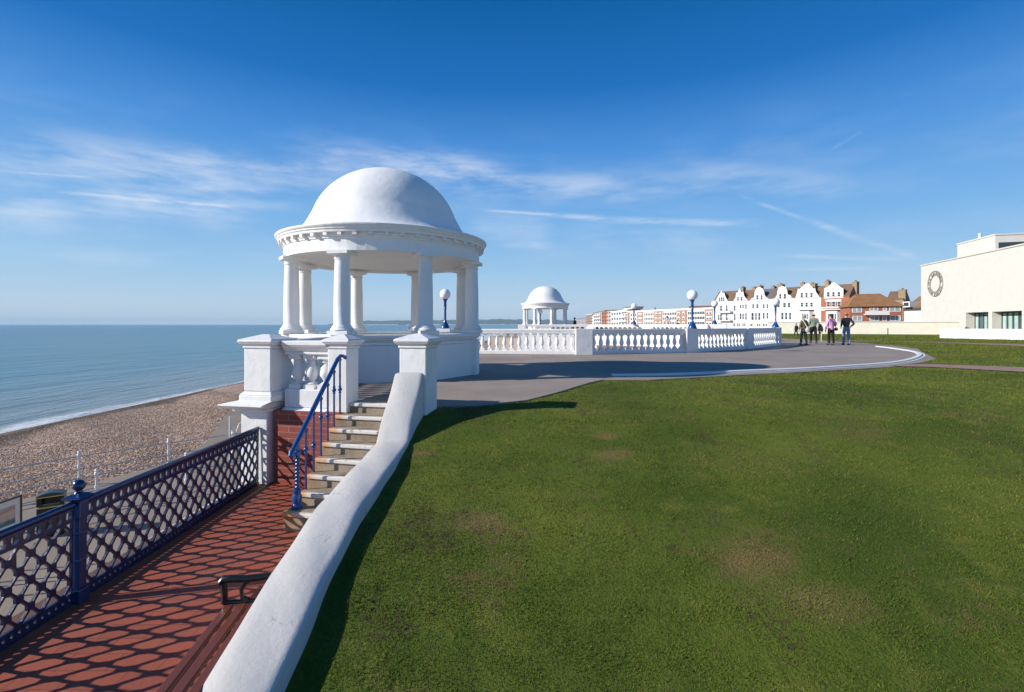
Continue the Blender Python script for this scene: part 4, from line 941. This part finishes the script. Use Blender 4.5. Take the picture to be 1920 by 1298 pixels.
    m = MB(); a, b = f.loc(1619,600)[0], f.loc(1664,600)[0]; za, zb = f.loc(1640,583.5)[1], f.loc(1640,591)[1]; f.box(m, a, b, -1.5, -1.38, zb, za); f.box(m, a, b, -1.38, -.02, zb, zb+.2); m.build('balcony', W, T)
    for w in ((1598,1615.5,577,586),(1668,1688,575.5,584.5),(1599,1616,592.5,602),(1669,1688,592,602),(1631,1646,577,583),(1656,1662,577,583),(1631,1648,592.5,602),(1655,1662,592.5,602)):
        (xa, zt), (xb, zb) = f.loc(w[0], w[2]), f.loc(w[1], w[3]); n = max(1, int((xb-xa)/.75)); q = MB(); t = .1
        f.box(q, xa, xb, -.08, .0, zt-t, zt); f.box(q, xa, xb, -.08, .0, zb, zb+t)
        for k in range(n+1): xx = xa+(xb-xa)*k/n; f.box(q, xx-.08, xx+.08, -.07, .0, zb+t, zt-t)
        o = q.build('window', M['frame'], T); q = MB(); f.box(q, xa+.05, xb-.05, -.03, -.01, zb+t, zt-t); q.build('pane', plain('curtained_glass', (.30,.34,.37), .3, .5, 1.3), o)
    f = Fac(1662,140,1694,137,-.5); T = thing('house', f.A+Vector((0,0,-.5)), 'grey gabled house with tall brick chimney rising behind the villa roof', 'house'); shell(T, f, 546, 562, M['chimney'], M['roof_brown'], 8); chimney(T, f, 1690, 541, 1.5, 1.6, 5); window(T, f, 1672,1676,566,573)
    f = Fac(1695,135,1726,130,-.5); T = thing('house', f.A+Vector((0,0,-.5)), 'small house with lichened roof and white dormer next to the cream pavilion', 'house'); shell(T, f, 555, 577, M['lead'], M['roof_orange'], 9)
    m = MB(); (a, zt), (b, zb) = f.loc(1699,566), f.loc(1712,576); f.box(m, a, b, -1, 3, zb, zt); dm = m.build('dormer', W, T); m = MB(); f.box(m, a+.3, b-.3, -1.04, -1.0, zb+.3, zt-.3); m.build('pane', M['glass'], dm)
    f = Fac(1695,100,1760,92,-.4); m = MB(); f.box(m, 0, f.L, 0, .4, -.4, f.loc(1700,583.5)[1]); o = m.build('garden_wall', M['cream']); tag(o, 'tall pale boundary wall joining the left flank of the pavilion', 'wall')
    # long cream wall
    f = Fac(1440,76,1798,66.5,-.5); m = MB(); zt = f.loc(1600,605)[1]; f.box(m, 0, f.L, 0, .35, -.6, zt); o = m.build('wall_body', M['cream_wall'])
    o.name = 'boundary_wall'; tag(o, 'long low cream boundary wall behind the four walkers', 'wall'); m = MB(); f.box(m, -.05, f.L+.05, -.06, .41, zt+.001, zt+.14); m.build('coping', M['white_far'], o)
    # pavilion
    A = Vector(((1727-CX)/F*78, 78, 0)); B = Vector(((1920-CX)/F*57, 57, 0)); f = Fac(1727,78,1920,57,-.5); u = f.u; f.n = Vector((-u.y, u.x, 0)); 
    if f.n.x < 0: f.n = -f.n
    T = thing('pavilion', f.A+Vector((0,0,-.5)), 'large cream modernist pavilion with flat roofs and recessed glazed doors', 'pavilion')
    zt = f.loc(1811,482)[1]; L2 = f.L+14; xs = [f.loc(p, 600)[0] for p in (1811,1853,1860,1916)]; zw0, zw1 = -.5, f.loc(1811,586.5)[1]
    m = MB(); cr = M['cream']
    f.box(m, 0, L2, 1.2, 22, -.5, zt-.001); f.box(m, 0, xs[0], 0, 1.2, -.5, zt-.001); f.box(m, xs[0], xs[3], 0, 1.2, zw1, zt-.001); f.box(m, xs[1], xs[2], 0, 1.2, -.5, zw1); f.box(m, xs[3], L2, 0, 1.2, -.5, zt-.001); m.build('wall', cr, T)
    m = MB(); f.box(m, -.12, L2, -.12, 22.2, zt, zt+.18); m.build('roof_edge', stucco('roof_edge_stone', (.6,.55,.47), .3, .1), T)
    for i, (a, b) in enumerate(((xs[0], xs[1]), (xs[2], xs[3]))):
        n = 5; m = MB(); zz = zw1-.55
        f.box(m, a+.02, b-.02, 1.02, 1.12, zw1-.12, zw1-.01); f.box(m, a+.02, b-.02, 1.02, 1.12, zz, zz+.1); f.box(m, a+.02, b-.02, 1.02, 1.12, -.4, -.2)
        for k in range(n+1): x = a+.05+(b-a-.1)*k/n; f.box(m, x-.05, x+.05, 1.0, 1.14, -.4, zw1-.12)
        fr = m.build('window', M['lead'], T); m = MB(); f.box(m, a+.1, b-.1, 1.06, 1.1, -.3, zw1-.12); m.build('pane', plain('tinted_glass', (.10,.13,.15), .15, .2), fr)
        for k in range(n):
            if k in ((0,2,4) if i == 0 else (0,1,2,4)): m = MB(); x = a+.05+(b-a-.1)*(k+.12)/n; f.box(m, x, x+(b-a)/n*.55, 1.04, 1.058, -.2, zw1-.2); m.build('curtain', M['teal'], fr)
    # upper stage
    g = Fac(1795,81,1866,72.3,zt); g.n = f.n.copy(); zu = g.loc(1830,450.5)[1]; m = MB(); Lg = g.L; dn = Vector((1,-.28,0)).normalized()
    def gp(t, s, z): p = g.A+(g.B-g.A)*t+dn*s; return (p.x, p.y, z)
    m.add([gp(0,0,zt),gp(1,0,zt),gp(1,16,zt),gp(0,16,zt),gp(0,0,zu),gp(1,0,zu),gp(1,16,zu),gp(0,16,zu)], [(0,1,5,4),(1,2,6,5),(2,3,7,6),(3,0,4,7),(4,5,6,7)]); m.build('upper_stage', cr, T)
    m = MB(); m.add([gp(-.01,-.1,zu+.001),gp(1.012,-.1,zu+.001),gp(1.012,16,zu+.001),gp(-.01,16,zu+.001),gp(-.01,-.1,zu+.2),gp(1.012,-.1,zu+.2),gp(1.012,16,zu+.2),gp(-.01,16,zu+.2)], [(0,1,5,4),(1,2,6,5),(2,3,7,6),(3,0,4,7),(4,5,6,7),(3,2,1,0)]); m.build('upper_roof_edge', M['cream'], T)
    z1, z2 = zu-1.1, zu-2.2; m = MB(); q = Vector(gp(1,.4,0)); e = (Vector(gp(1,15,0))-q).normalized(); nn = Vector((e.y,-e.x,0)); 
    if nn.y > 0: nn = -nn
    m.obox(q, e, nn, 0, 12, -.06, .05, z2, z1); m.build('strip_window', M['glass'], T)
    m = MB(); p = Vector(gp(.42,1.0,0)); m.lathe([(.22,zu+.2),(.22,zu+1.2)], (p.x,p.y), 12); m.build('roof_flue', M['cream'], T)
    # emblem on the wall: letters set in a ring
    x, zc = f.loc(1754.3, 532); c = Vector(f.pt(x, -.10, zc)); E = thing('ring_sign', c, 'round wall emblem with letters running inside a ring high on the cream pavilion', 'sign')
    Ro, Ri = 1.98, 1.24; m = MB()
    for (ra, rb) in ((Ro-.05, Ro), (Ri, Ri+.05)):
        n = 64
        for k in range(n):
            a0, a1 = 2*PI*k/n, 2*PI*(k+1)/n
            def q(r, a, y): pp = Vector(f.pt(x, y, zc))+f.u*(r*math.cos(a)); return (pp.x, pp.y, zc+r*math.sin(a))
            m.add([q(ra,a0,-.12),q(rb,a0,-.12),q(rb,a1,-.12),q(ra,a1,-.12),q(ra,a0,-.001),q(rb,a0,-.001),q(rb,a1,-.001),q(ra,a1,-.001)], [(0,1,2,3),(7,6,5,4),(1,0,4,5)[::-1],(0,3,7,4),(2,1,5,6),(3,2,6,7)])
    m.build('ring', M['letter'], E)
    txt = [(c_, a) for c_, a in zip('DELAWARRPAVILION', (174,152, 122,102, 72,52,32,12, -24,-44,-62,-80,-98,-116,-134,-154))]
    bm = bmesh.new(); deps = bpy.context.evaluated_depsgraph_get
    for ch, a in txt:
        cu = bpy.data.curves.new('glyph', 'FONT'); cu.body = ch; cu.size = .82; cu.align_x = 'CENTER'; cu.align_y = 'CENTER'; cu.extrude = .04; cu.offset = .012
        ob = bpy.data.objects.new('glyph', cu); link(ob); bpy.context.view_layer.update()
        me = bpy.data.meshes.new_from_object(ob.evaluated_get(deps())); bpy.data.objects.remove(ob); bpy.data.curves.remove(cu)
        ar = math.radians(a); r = (Ro+Ri)/2; rot = ar-PI/2
        for v in me.vertices:
            lx = v.co.x*math.cos(rot)-v.co.y*math.sin(rot)+r*math.cos(ar); lz = v.co.x*math.sin(rot)+v.co.y*math.cos(rot)+r*math.sin(ar)
            pp = f.u*lx-f.n*(.0+v.co.z); v.co = Vector((pp.x, pp.y, lz))
        bm.from_mesh(me); bpy.data.meshes.remove(me)
    me = bpy.data.meshes.new('lettering'); bm.to_mesh(me); bm.free(); me.materials.append(M['letter']); child('lettering', me, E)
    # low white wall before the pavilion
    a, b = G(1762,635,-.35), G(1935,639,-.35); a2, b2 = a.xy, b.xy; d = (b2-a2).normalized(); d3 = Vector((d.x,d.y,0)); n3 = Vector((-d.y,d.x,0)); m = MB()
    m.obox(Vector((a.x,a.y,0)), d3, n3, 0, 22, 0, .35, -.7, .60); o = m.build('garden_wall', M['white_far']); tag(o, 'low white garden wall on the grass before the pavilion doors', 'wall')
    m = MB(); m.obox(Vector((a.x,a.y,0)), d3, n3, -.04, 22, -.05, .40, .601, .68); m.build('coping', M['white_far'], o)
    m = MB(); q = G(1664.8,627.5,-.3); m.lathe([(.06,-.3),(.055,.45),(.07,.46),(.07,.55)], (q.x,q.y), 10); tag(m.build('bollard', M['lead']), 'small dark bollard on the grass before the cream wall', 'bollard')

# ------------------------------------------------------------------ people
def skin(name, pts, edges, mat, parent, lv=2):
    """pts: list of (x,y,z,rx,ry)"""
    me = bpy.data.meshes.new(name); me.from_pydata([p[:3] for p in pts], edges, []); me.materials.append(mat)
    o = bpy.data.objects.new(name, me); link(o)
    if parent: o.parent = parent
    md = o.modifiers.new('skin', 'SKIN'); md.use_smooth_shade = True
    bpy.context.view_layer.update()
    if not me.skin_vertices:
        bpy.context.view_layer.objects.active = o; bpy.ops.mesh.customdata_skin_add()
    sv = me.skin_vertices[0].data
    for i, p in enumerate(pts): sv[i].radius = (p[3], p[4]); sv[i].use_root = (i == 0)
    s = o.modifiers.new('sub', 'SUBSURF'); s.levels = lv; s.render_levels = lv
    dg = bpy.context.evaluated_depsgraph_get(); m2 = bpy.data.meshes.new_from_object(o.evaluated_get(dg)); m2.name = name
    o.modifiers.clear(); o.data = m2
    for p in m2.polygons: p.use_smooth = True
    if not m2.materials: m2.materials.append(mat)
    return o
SK = plain('skin', (.50,.30,.22), .55, .08, 20)
def cloth(name, col, rough=.8): return plain(name, col, rough, .22, 9, .3, .2)
def person(loc, h, rot, label, top, bottom, hair, shoes, arms='down', stride=.16, lean=0, hem=.0, group=None, female=False, hairlen=0, bald=False):
    T = thing('person', loc, label, 'person', group, rot); s = h/1.75
    def S(p): return tuple(c*s for c in p)
    st = stride
    la, ra = (.09,-st,.09), (-.09,st*.8,.07 if st < .05 else .09); lk, rk = (.095,-st*.25,.50), (-.095,st*.55+.02,.51)
    sh = .165 if female else .19
    if arms == 'down': le, re, lh, rh = (.25,-.06,1.12), (-.25,-.02,1.12), (.26,.04,.87), (-.26,.07,.87)
    elif arms == 'pockets': le, re, lh, rh = (.31,-.14,1.15), (-.31,-.14,1.15), (.24,.06,.98), (-.24,.06,.98)
    elif arms == 'front': le, re, lh, rh = (.27,-.04,1.12), (-.25,.0,1.12), (.16,.2,1.08), (-.25,.08,.87)
    else: le, re, lh, rh = (.24,.0,1.14), (-.24,.0,1.14), (.16,.22,1.08), (-.16,.22,1.08)
    pts = []; ed = []
    def A(p, r, ry=None, par=None):
        pts.append(S(p)+(r*s, (ry or r)*s)); i = len(pts)-1
        if par is not None: ed.append((par, i))
        return i
    pel = A((0,0,.95), .13, .10); wa = A((0,0,1.12), .115, .085, pel); ch = A((0,-.01,1.32), .14, .10, wa); nb = A((0,-.005,1.45), .065, .06, ch); nk = A((0,.01,1.52), .05, .05, nb)
    hd0 = A((0,.025,1.58), .06, .07, nk); hd = A((0,.02,1.66), .073, .09, hd0); A((0,.01,1.715), .05, .065, hd)
    A((0,.115,1.635), .013, .013, hd)    # nose
    for sg in (1, -1): A((sg*.082,.01,1.64), .012, .02, hd)   # ears
    for sg, e, hnd in ((1, le, lh), (-1, re, rh)):
        so = A((sg*sh,-.01,1.40), .055, .055, ch); el = A(e, .038, .038, so); wr = A(hnd, .024, .024, el)
        dv = (Vector(hnd)-Vector(e)).normalized(); sd = Vector((0,1,0)) if abs(dv.y) < .7 else Vector((1,0,0)); sd = (sd-dv*sd.dot(dv)).normalized()
        pm = A(tuple(Vector(hnd)+dv*.06), .026, .018, wr)
        for k, ln in enumerate((.062,.072,.068,.052)):
            b = Vector(hnd)+dv*.10+sd*(.030-.02*k); f1 = A(tuple(b), .009, .009, pm); A(tuple(b+dv*ln*.6+Vector((-sg*.01,0,0))), .008, .008, f1)
        t = A(tuple(Vector(hnd)+dv*.045+sd*.04), .010, .010, pm); A(tuple(Vector(hnd)+dv*.085+sd*.055), .008, .008, t)
    for sg, k, a in ((1, lk, la), (-1, rk, ra)):
        hp = A((sg*.085,0,.88), .085, .085, pel); kn = A(k, .055, .055, hp); an = A(a, .036, .036, kn); A((a[0],a[1]+.10,a[2]-.055), .03, .022, an)
    skin('body', pts, ed, SK, T)
    # clothes as their own shells
    pts = []; ed = []
    hp = A((0,0,.93), .155, .125); A((0,0,1.04), .14, .11, hp)
    for sg, k, a in ((1, lk, la), (-1, rk, ra)):
        u = A((sg*.09,0,.86), .10, .105, hp); kn = A(k, .072, .075, u); mid = A(tuple((Vector(k)*.45+Vector(a)*.55)), .060, .062, kn); A((a[0],a[1],a[2]-.005), .056, .062, mid)
    skin('trousers', pts, ed, bottom, T)
    pts = []; ed = []
    b0 = A((0,0,1.15), .155, .118); lo = A((0,0,.98-hem*.5), .172 if hem else .155, .135, b0)
    if hem: A((0,0,.93-hem), .18, .14, lo)
    c = A((0,-.012,1.32), .172, .128, b0); cl = A((0,-.005,1.45), .095, .075, c); A((0,.0,1.49), .068, .062, cl)
    for sg, e, hnd in ((1, le, lh), (-1, re, rh)):
        so = A((sg*sh,-.012,1.405), .078, .074, c); el = A(e, .058, .058, so); A(tuple(Vector(e).lerp(Vector(hnd), .93)), .044, .044, el)
    skin('jacket', pts, ed, top, T)
    m = MB()
    for (a, sg) in ((la, 1), (ra, -1)):
        m.ball(S((a[0], a[1]+.055, a[2]-.045)), 1, 14, 8, .052*s, .135*s, .045*s)
    off = wloc(T); m.v = [v+off for v in m.v]; m.build('shoes', shoes, T)
    if not bald:
        m = MB(); m.ball(S((0,-.012,1.672)), 1, 18, 10, .092*s, .108*s, .088*s)
        if hairlen: m.ball(S((0,-.075,1.60)), 1, 14, 8, .07*s, .05*s, hairlen*s)
        m.v = [v+off for v in m.v]; m.build('hair', hair, T)
    else:
        m = MB(); m.lathe([(.078*s,1.595*s),(.086*s,1.63*s),(.082*s,1.665*s)], (0,-.014*s), 18, 0, True, False, 0, 1, 1.12)
        m.v = [v+off for v in m.v]; m.build('hair', hair, T)
    return T
def people():
    blk = cloth('black_cloth', (.018,.016,.018)); shoe = plain('dark_shoe', (.03,.02,.018), .4)
    grey = cloth('grey_hair', (.30,.27,.25)); brown = cloth('brown_hair', (.055,.028,.016))
    g = 'people strolling on the terrace'
    a = G(1507,646.6); A = person(a, 1.60, math.radians(14), 'grey haired woman in long olive coat with cream shoulder bag', cloth('olive_coat', (.15,.135,.09)), cloth('navy_trousers', (.02,.022,.035)), grey, shoe, 'front', .13, hem=.20, group=g, female=True)
    m = MB(); m.tube([a+Vector((-.13,.0,1.36)), a+Vector((-.10,-.15,1.28)), a+Vector((.0,-.17,1.10)), a+Vector((.08,-.19,.92))], .026, 8)
    m.ball((a.x+.10, a.y-.20, .80), 1, 14, 8, .13, .06, .15); tag(m.build('shoulder_bag', cloth('cream_bag', (.66,.60,.48))), 'cream shoulder bag slung across the olive coat', 'bag')
    m = MB(); m.ball((a.x+.33, a.y-.10, .80), 1, 14, 8, .17, .09, .15); m.tube([a+Vector((.22,-.1,.9)), a+Vector((.28,-.05,1.1)), a+Vector((.36,-.1,.92))], .012, 6); tag(m.build('handbag', cloth('grey_bag', (.05,.05,.06))), 'dark grey handbag on the arm of the woman in the olive coat', 'bag')
    b = G(1525.5,644.3); person(b, 1.74, math.radians(-10), 'balding man in pale green shirt and black trousers carrying a dark jacket', cloth('sage_shirt', (.22,.28,.21)), blk, brown, shoe, 'down', .17, group=g, bald=True)
    m = MB(); q = b+Vector((.36,.0,0)); m.tube([q+Vector((0,0,1.12)), q+Vector((.03,0,.95)), q+Vector((.06,.01,.78)), q+Vector((.02,0,.62)), q+Vector((-.03,.0,.55))], [.05,.12,.13,.09,.03], 10); tag(m.build('carried_jacket', cloth('dark_jacket', (.035,.025,.02))), 'dark folded jacket hanging from the arm of the man in green', 'jacket')
    m = MB(); q = b+Vector((.36,-.12,0)); m.tube([q+Vector((-.06,0,.68)), q+Vector((.0,0,.70)), q+Vector((.02,0,.64)), q+Vector((.0,0,.3)), q+Vector((.01,0,.0))], [.018,.02,.022,.02,.016], 8); tag(m.build('walking_stick', cloth('white_stick', (.75,.72,.68))), 'white walking stick held beside the man in green', 'stick')
    c = G(1558.4,647.6); person(c, 1.66, math.radians(4), 'woman in pink fleece and black trousers with dark shoulder bag', cloth('pink_fleece', (.72,.33,.58)), blk, brown, shoe, 'front', .07, hem=.10, group=g, female=True, hairlen=.10)
    m = MB(); m.tube([c+Vector((-.12,-.12,1.36)), c+Vector((.05,-.15,1.15)), c+Vector((.22,-.06,.92))], .012, 6); m.ball((c.x+.25, c.y-.02, .85), 1, 12, 8, .06, .12, .09); tag(m.build('handbag', blk), 'small black bag at the hip of the woman in pink', 'bag')
    d = G(1587,647.2); person(d, 1.73, math.radians(-6), 'man in black leather jacket and blue jeans with hands in pockets', plain('black_leather', (.022,.021,.022), .32, .3, 12, .35, .5), cloth('blue_jeans', (.16,.25,.42)), brown, plain('navy_shoe', (.02,.03,.05), .5), 'pockets', .12, group=g, bald=True)
    e = G(1493,632.3,-.35); e = Vector(((1493-CX)/F*61, 61, -.47)); person(e, 1.7, math.radians(20), 'distant man in dark grey suit walking on the grass by the cream wall', cloth('dark_suit', (.06,.055,.06)), blk, brown, shoe, 'down', .22)
    gg = 'people beyond the far balustrade'
    f = P(1251,608.5,41); f.z = .1; person(f, 1.72, math.radians(-20), 'man in pale pink shirt leaning at the far balustrade', cloth('pale_pink_shirt', (.62,.47,.42)), blk, brown, shoe, 'down', .02, group=gg)
    f = P(1269.5,608.5,42); f.z = -.1; person(f, 1.62, math.radians(15), 'second lower figure in whitish shirt at the far balustrade', cloth('whitish_shirt', (.66,.58,.58)), blk, grey, shoe, 'down', .02, group=gg)
    f = P(1077.5,608.5,47); f.z = .1; person(f, 1.66, math.radians(60), 'dark blue clad figure beside the small distant domed shelter', cloth('dark_blue_coat', (.015,.035,.07)), blk, cloth('black_hair', (.012,.01,.01)), shoe, 'down', .02, group=gg)

# ------------------------------------------------------------------ light, sky, camera
SUN_EL = math.radians(25.7); SUN_AZ = math.radians(192.7)     # direction towards the sun, counter-clockwise from +X
def lights():
    d = Vector((math.cos(SUN_EL)*math.cos(SUN_AZ), math.cos(SUN_EL)*math.sin(SUN_AZ), math.sin(SUN_EL)))
    sl = bpy.data.lights.new('sun', 'SUN'); sl.energy = 5.0; sl.angle = math.radians(.53); sl.color = (1, .955, .885)
    so = link(bpy.data.objects.new('sun', sl)); so.rotation_euler = (-d).to_track_quat('-Z', 'Y').to_euler(); so.location = d*60
    w = bpy.data.worlds.new('World'); scene.world = w; w.use_nodes = True; t = NT('', w.node_tree); w.node_tree.nodes.clear()
    out = t.n('ShaderNodeOutputWorld'); bg = t.n('ShaderNodeBackground'); t.l(bg.outputs[0], out.inputs[0])
    sky = t.n('ShaderNodeTexSky'); sky.sky_type = 'NISHITA'; sky.sun_disc = False; sky.sun_elevation = SUN_EL; sky.sun_rotation = math.atan2(d.x, d.y)
    sky.altitude = 10; sky.air_density = 1.0; sky.dust_density = .0; sky.ozone_density = 6.0
    hs = t.n('ShaderNodeHueSaturation'); hs.inputs['Saturation'].default_value = 1.22; t.l(sky.outputs[0], hs.inputs['Color'])
    # thin cirrus and old vapour trails, laid out by compass bearing and elevation
    tc = t.n('ShaderNodeTexCoord'); sp = t.n('ShaderNodeSeparateXYZ'); t.l(tc.outputs['Generated'], sp.inputs[0])
    az = t.math('ARCTAN2', sp.outputs[0], sp.outputs[1]); el = t.math('ARCSINE', sp.outputs[2])
    cv = t.n('ShaderNodeCombineXYZ'); t.l(az, cv.inputs[0]); t.l(el, cv.inputs[1])
    def ae(px, py):
        a = math.atan2(px-CX, F); return a, math.atan2(HZ-py, math.hypot(px-CX, F))
    warp = t.noise(t.mapv(cv.outputs[0], (5,12,1)), 1, 4, .6); wob = t.math('MULTIPLY', t.math('SUBTRACT', warp, .5), .012)
    fine = t.noise(t.mapv(cv.outputs[0], (9,52,1), (0,0,-.08)), 1, 6, .65); soft = t.noise(t.mapv(cv.outputs[0], (4,16,1), (0,0,-.1), (3,1,0)), 1, 5, .6)
    tot = None
    segs = [((-200,270),(680,322),44,.52,0),((-60,316),(190,334),2.6,.30,1),((90,358),(450,388),4,.55,1),((-200,385),(520,392),48,.50,0),((150,352),(620,375),26,.30,0),
            ((520,275),(960,318),34,.36,0),((700,305),(1450,356),30,.42,0),((880,391),(1060,404),3,.45,1),((1000,401),(1460,419),7,.50,1),((1380,365),(1520,415),5,.28,1),((1500,408),(1740,490),8,.40,1),
            ((935,457),(1050,463),9,.30,0),((1050,508),(1170,530),9,.22,0),((1440,478),(1720,487),5,.25,1),((1430,506),(1660,502),4,.22,1),((1555,282),(1625,242),4,.14,1),((1040,435),(1420,462),24,.24,0),((-200,475),(400,480),20,.2,0),((860,430),(1050,432),34,.24,0),((520,330),(1000,350),40,.24,0),((1250,310),(1660,360),26,.22,0)]
    elw = t.math('ADD', el, wob)
    for (a, b, wpx, amp, kind) in segs:
        (a0, e0), (a1, e1) = ae(*a), ae(*b); wr = wpx/F*math.cos((a0+a1)/2)
        k = (e1-e0)/(a1-a0); line = t.math('ADD', t.math('MULTIPLY', t.math('SUBTRACT', az, a0), k), e0)
        dist = t.math('ABSOLUTE', t.math('SUBTRACT', elw if kind == 0 else t.math('ADD', el, t.math('MULTIPLY', wob, .12)), line))
        m = t.math('SUBTRACT', 1, t.smooth(dist, 0.0 if kind else wr*.1, wr*1.35))
        L = a1-a0; f0 = L*(.2 if kind else .28)
        m = t.math('MULTIPLY', m, t.math('MULTIPLY', t.smooth(az, a0, a0+f0), t.math('SUBTRACT', 1, t.smooth(az, a1-f0, a1))))
        nz = t.smooth(fine, .30, .66) if kind else t.math('MULTIPLY', t.smooth(soft, .3, .62), t.smooth(fine, .15, .68))
        m = t.math('MULTIPLY', t.math('MULTIPLY', m, nz), amp)
        tot = m if tot is None else t.math('ADD', tot, m)
    # overall veil of high haze in the lower sky
    veil = t.math('MULTIPLY', t.math('MULTIPLY', t.smooth(soft, .40, .75), t.math('SUBTRACT', 1, t.smooth(el, .30, .42))), .10)
    tot = t.math('MINIMUM', t.math('ADD', tot, veil), .85)
    clear = t.ramp(t.math('DIVIDE', el, .75), [(0.0,(.545,.65,.745)),(.05,(.49,.63,.77)),(.13,(.345,.57,.80)),(.27,(.18,.43,.785)),(.46,(.066,.27,.68)),(.60,(.012,.155,.50)),(.80,(.0,.105,.355)),(1.0,(.0,.085,.30))])
    sc_ = t.n('ShaderNodeVectorMath', operation='SCALE'); t.l(clear, sc_.inputs[0]); sc_.inputs['Scale'].default_value = .82/.10
    base = t.mix(.95, hs.outputs[0], sc_.outputs[0])
    c = t.mix(tot, base, (6.1,6.6,7.5))
    t.l(c, bg.inputs[0]); bg.inputs[1].default_value = .10
    cam = bpy.data.cameras.new('camera'); co = link(bpy.data.objects.new('camera', cam)); co.location = (0,0,CAMZ); co.rotation_euler = (PI/2,0,0)
    cam.sensor_width = 36; cam.lens = 36*F/1920; cam.shift_y = -(649-HZ)/1920; cam.clip_end = 200000; cam.clip_start = .05; scene.camera = co
    vs = scene.view_settings; vs.view_transform = 'Standard'; vs.look = 'None'; vs.exposure = 0.35; vs.gamma = 1
    scene.cycles.max_bounces = 6; scene.cycles.use_denoising = True

def haze():
    m = bpy.data.materials.new('haze_air'); m.use_nodes = True; nt = m.node_tree; nt.nodes.clear()
    o = nt.nodes.new('ShaderNodeOutputMaterial'); v = nt.nodes.new('ShaderNodeVolumePrincipled'); v.inputs['Color'].default_value = (.55,.79,.98,1); v.inputs['Density'].default_value = 7.5e-5
    nt.links.new(v.outputs[0], o.inputs['Volume'])
    MB().box(-12500,12500,-12500,12500,-9,135).build('haze', m).__setitem__('kind', 'stuff')
# ------------------------------------------------------------------ assemble
build_setting()
haze()
drape('brick_path', PATH_NEAR, M['paving']); drape('path', PATH_FAR, M['paving'])
q = MB(); q.sweep([(p.x, p.y, 0) for p in catmull([(*p, 0) for p in KERB], 6)], [(.02,-.05),(.16,-.05),(.16,.028),(.15,.036),(.03,.036),(.02,.028)]); q.build('kerb', M['white_old']).__setitem__('kind', 'structure')
q = MB(); q.sweep([(p.x, p.y, 0) for p in catmull([(*p, 0) for p in KERB], 6)], [(.19,-.02),(.245,-.02),(.245,.005),(.19,.005)]); q.build('painted_line', M['white_old']).__setitem__('kind', 'structure')
build_grass()
rotunda((-2.868,11.02,0), math.radians(216.2), 'large white domed shelter with eight columns at the head of the stairs')
far = rotunda((3.12,45.4,.1), math.radians(238), 'smaller looking distant white domed shelter far across the terrace', n=56)
balustrade('terrace_balustrade', 'near white balustrade curving in panels along the asphalt terrace', [P0,P1,P2,P3,P4,(14.45,26.3),(14.3,27.6),(13.4,29.2)], 0, .93, [0,1,2,3,4])
balustrade('terrace_balustrade', 'farther white balustrade beyond the sunken court, level with the small domed shelter', [RINGF[i] for i in (0,1,2,3)]+[(13.0,30.0)], .22, 1.09, [0,1,2,3,4], low=-1.5, spacing=.36, seg=10)
for (p, z, px) in ((P0, .94, 0), (P2, .94, 0), (P4, .94, 0)):
    pass
LAMPS = [((-2.55,18.47), .94, 'blue globe lamp seen between the columns of the large domed shelter'), ((7.09,19.02), .94, 'tallest looking blue globe lamp on the middle pier of the near balustrade'), ((13.62,25.0), .94, 'blue globe lamp on the last near pier, left of the walkers'),
         ((8.75,34.7), 1.10, 'distant blue globe lamp on the far balustrade before the flats'), ((12.9,30.8), 1.10, 'distant blue globe lamp before the left end of the gabled houses'), ((2.6,44.3), .95, 'tiny blue globe lamp inside the distant domed shelter')]
for (p, z, lb) in LAMPS: lamp((p[0], p[1], z), lb)
stair_block(); fence(); bench(); promenade(); town(); people(); lights()
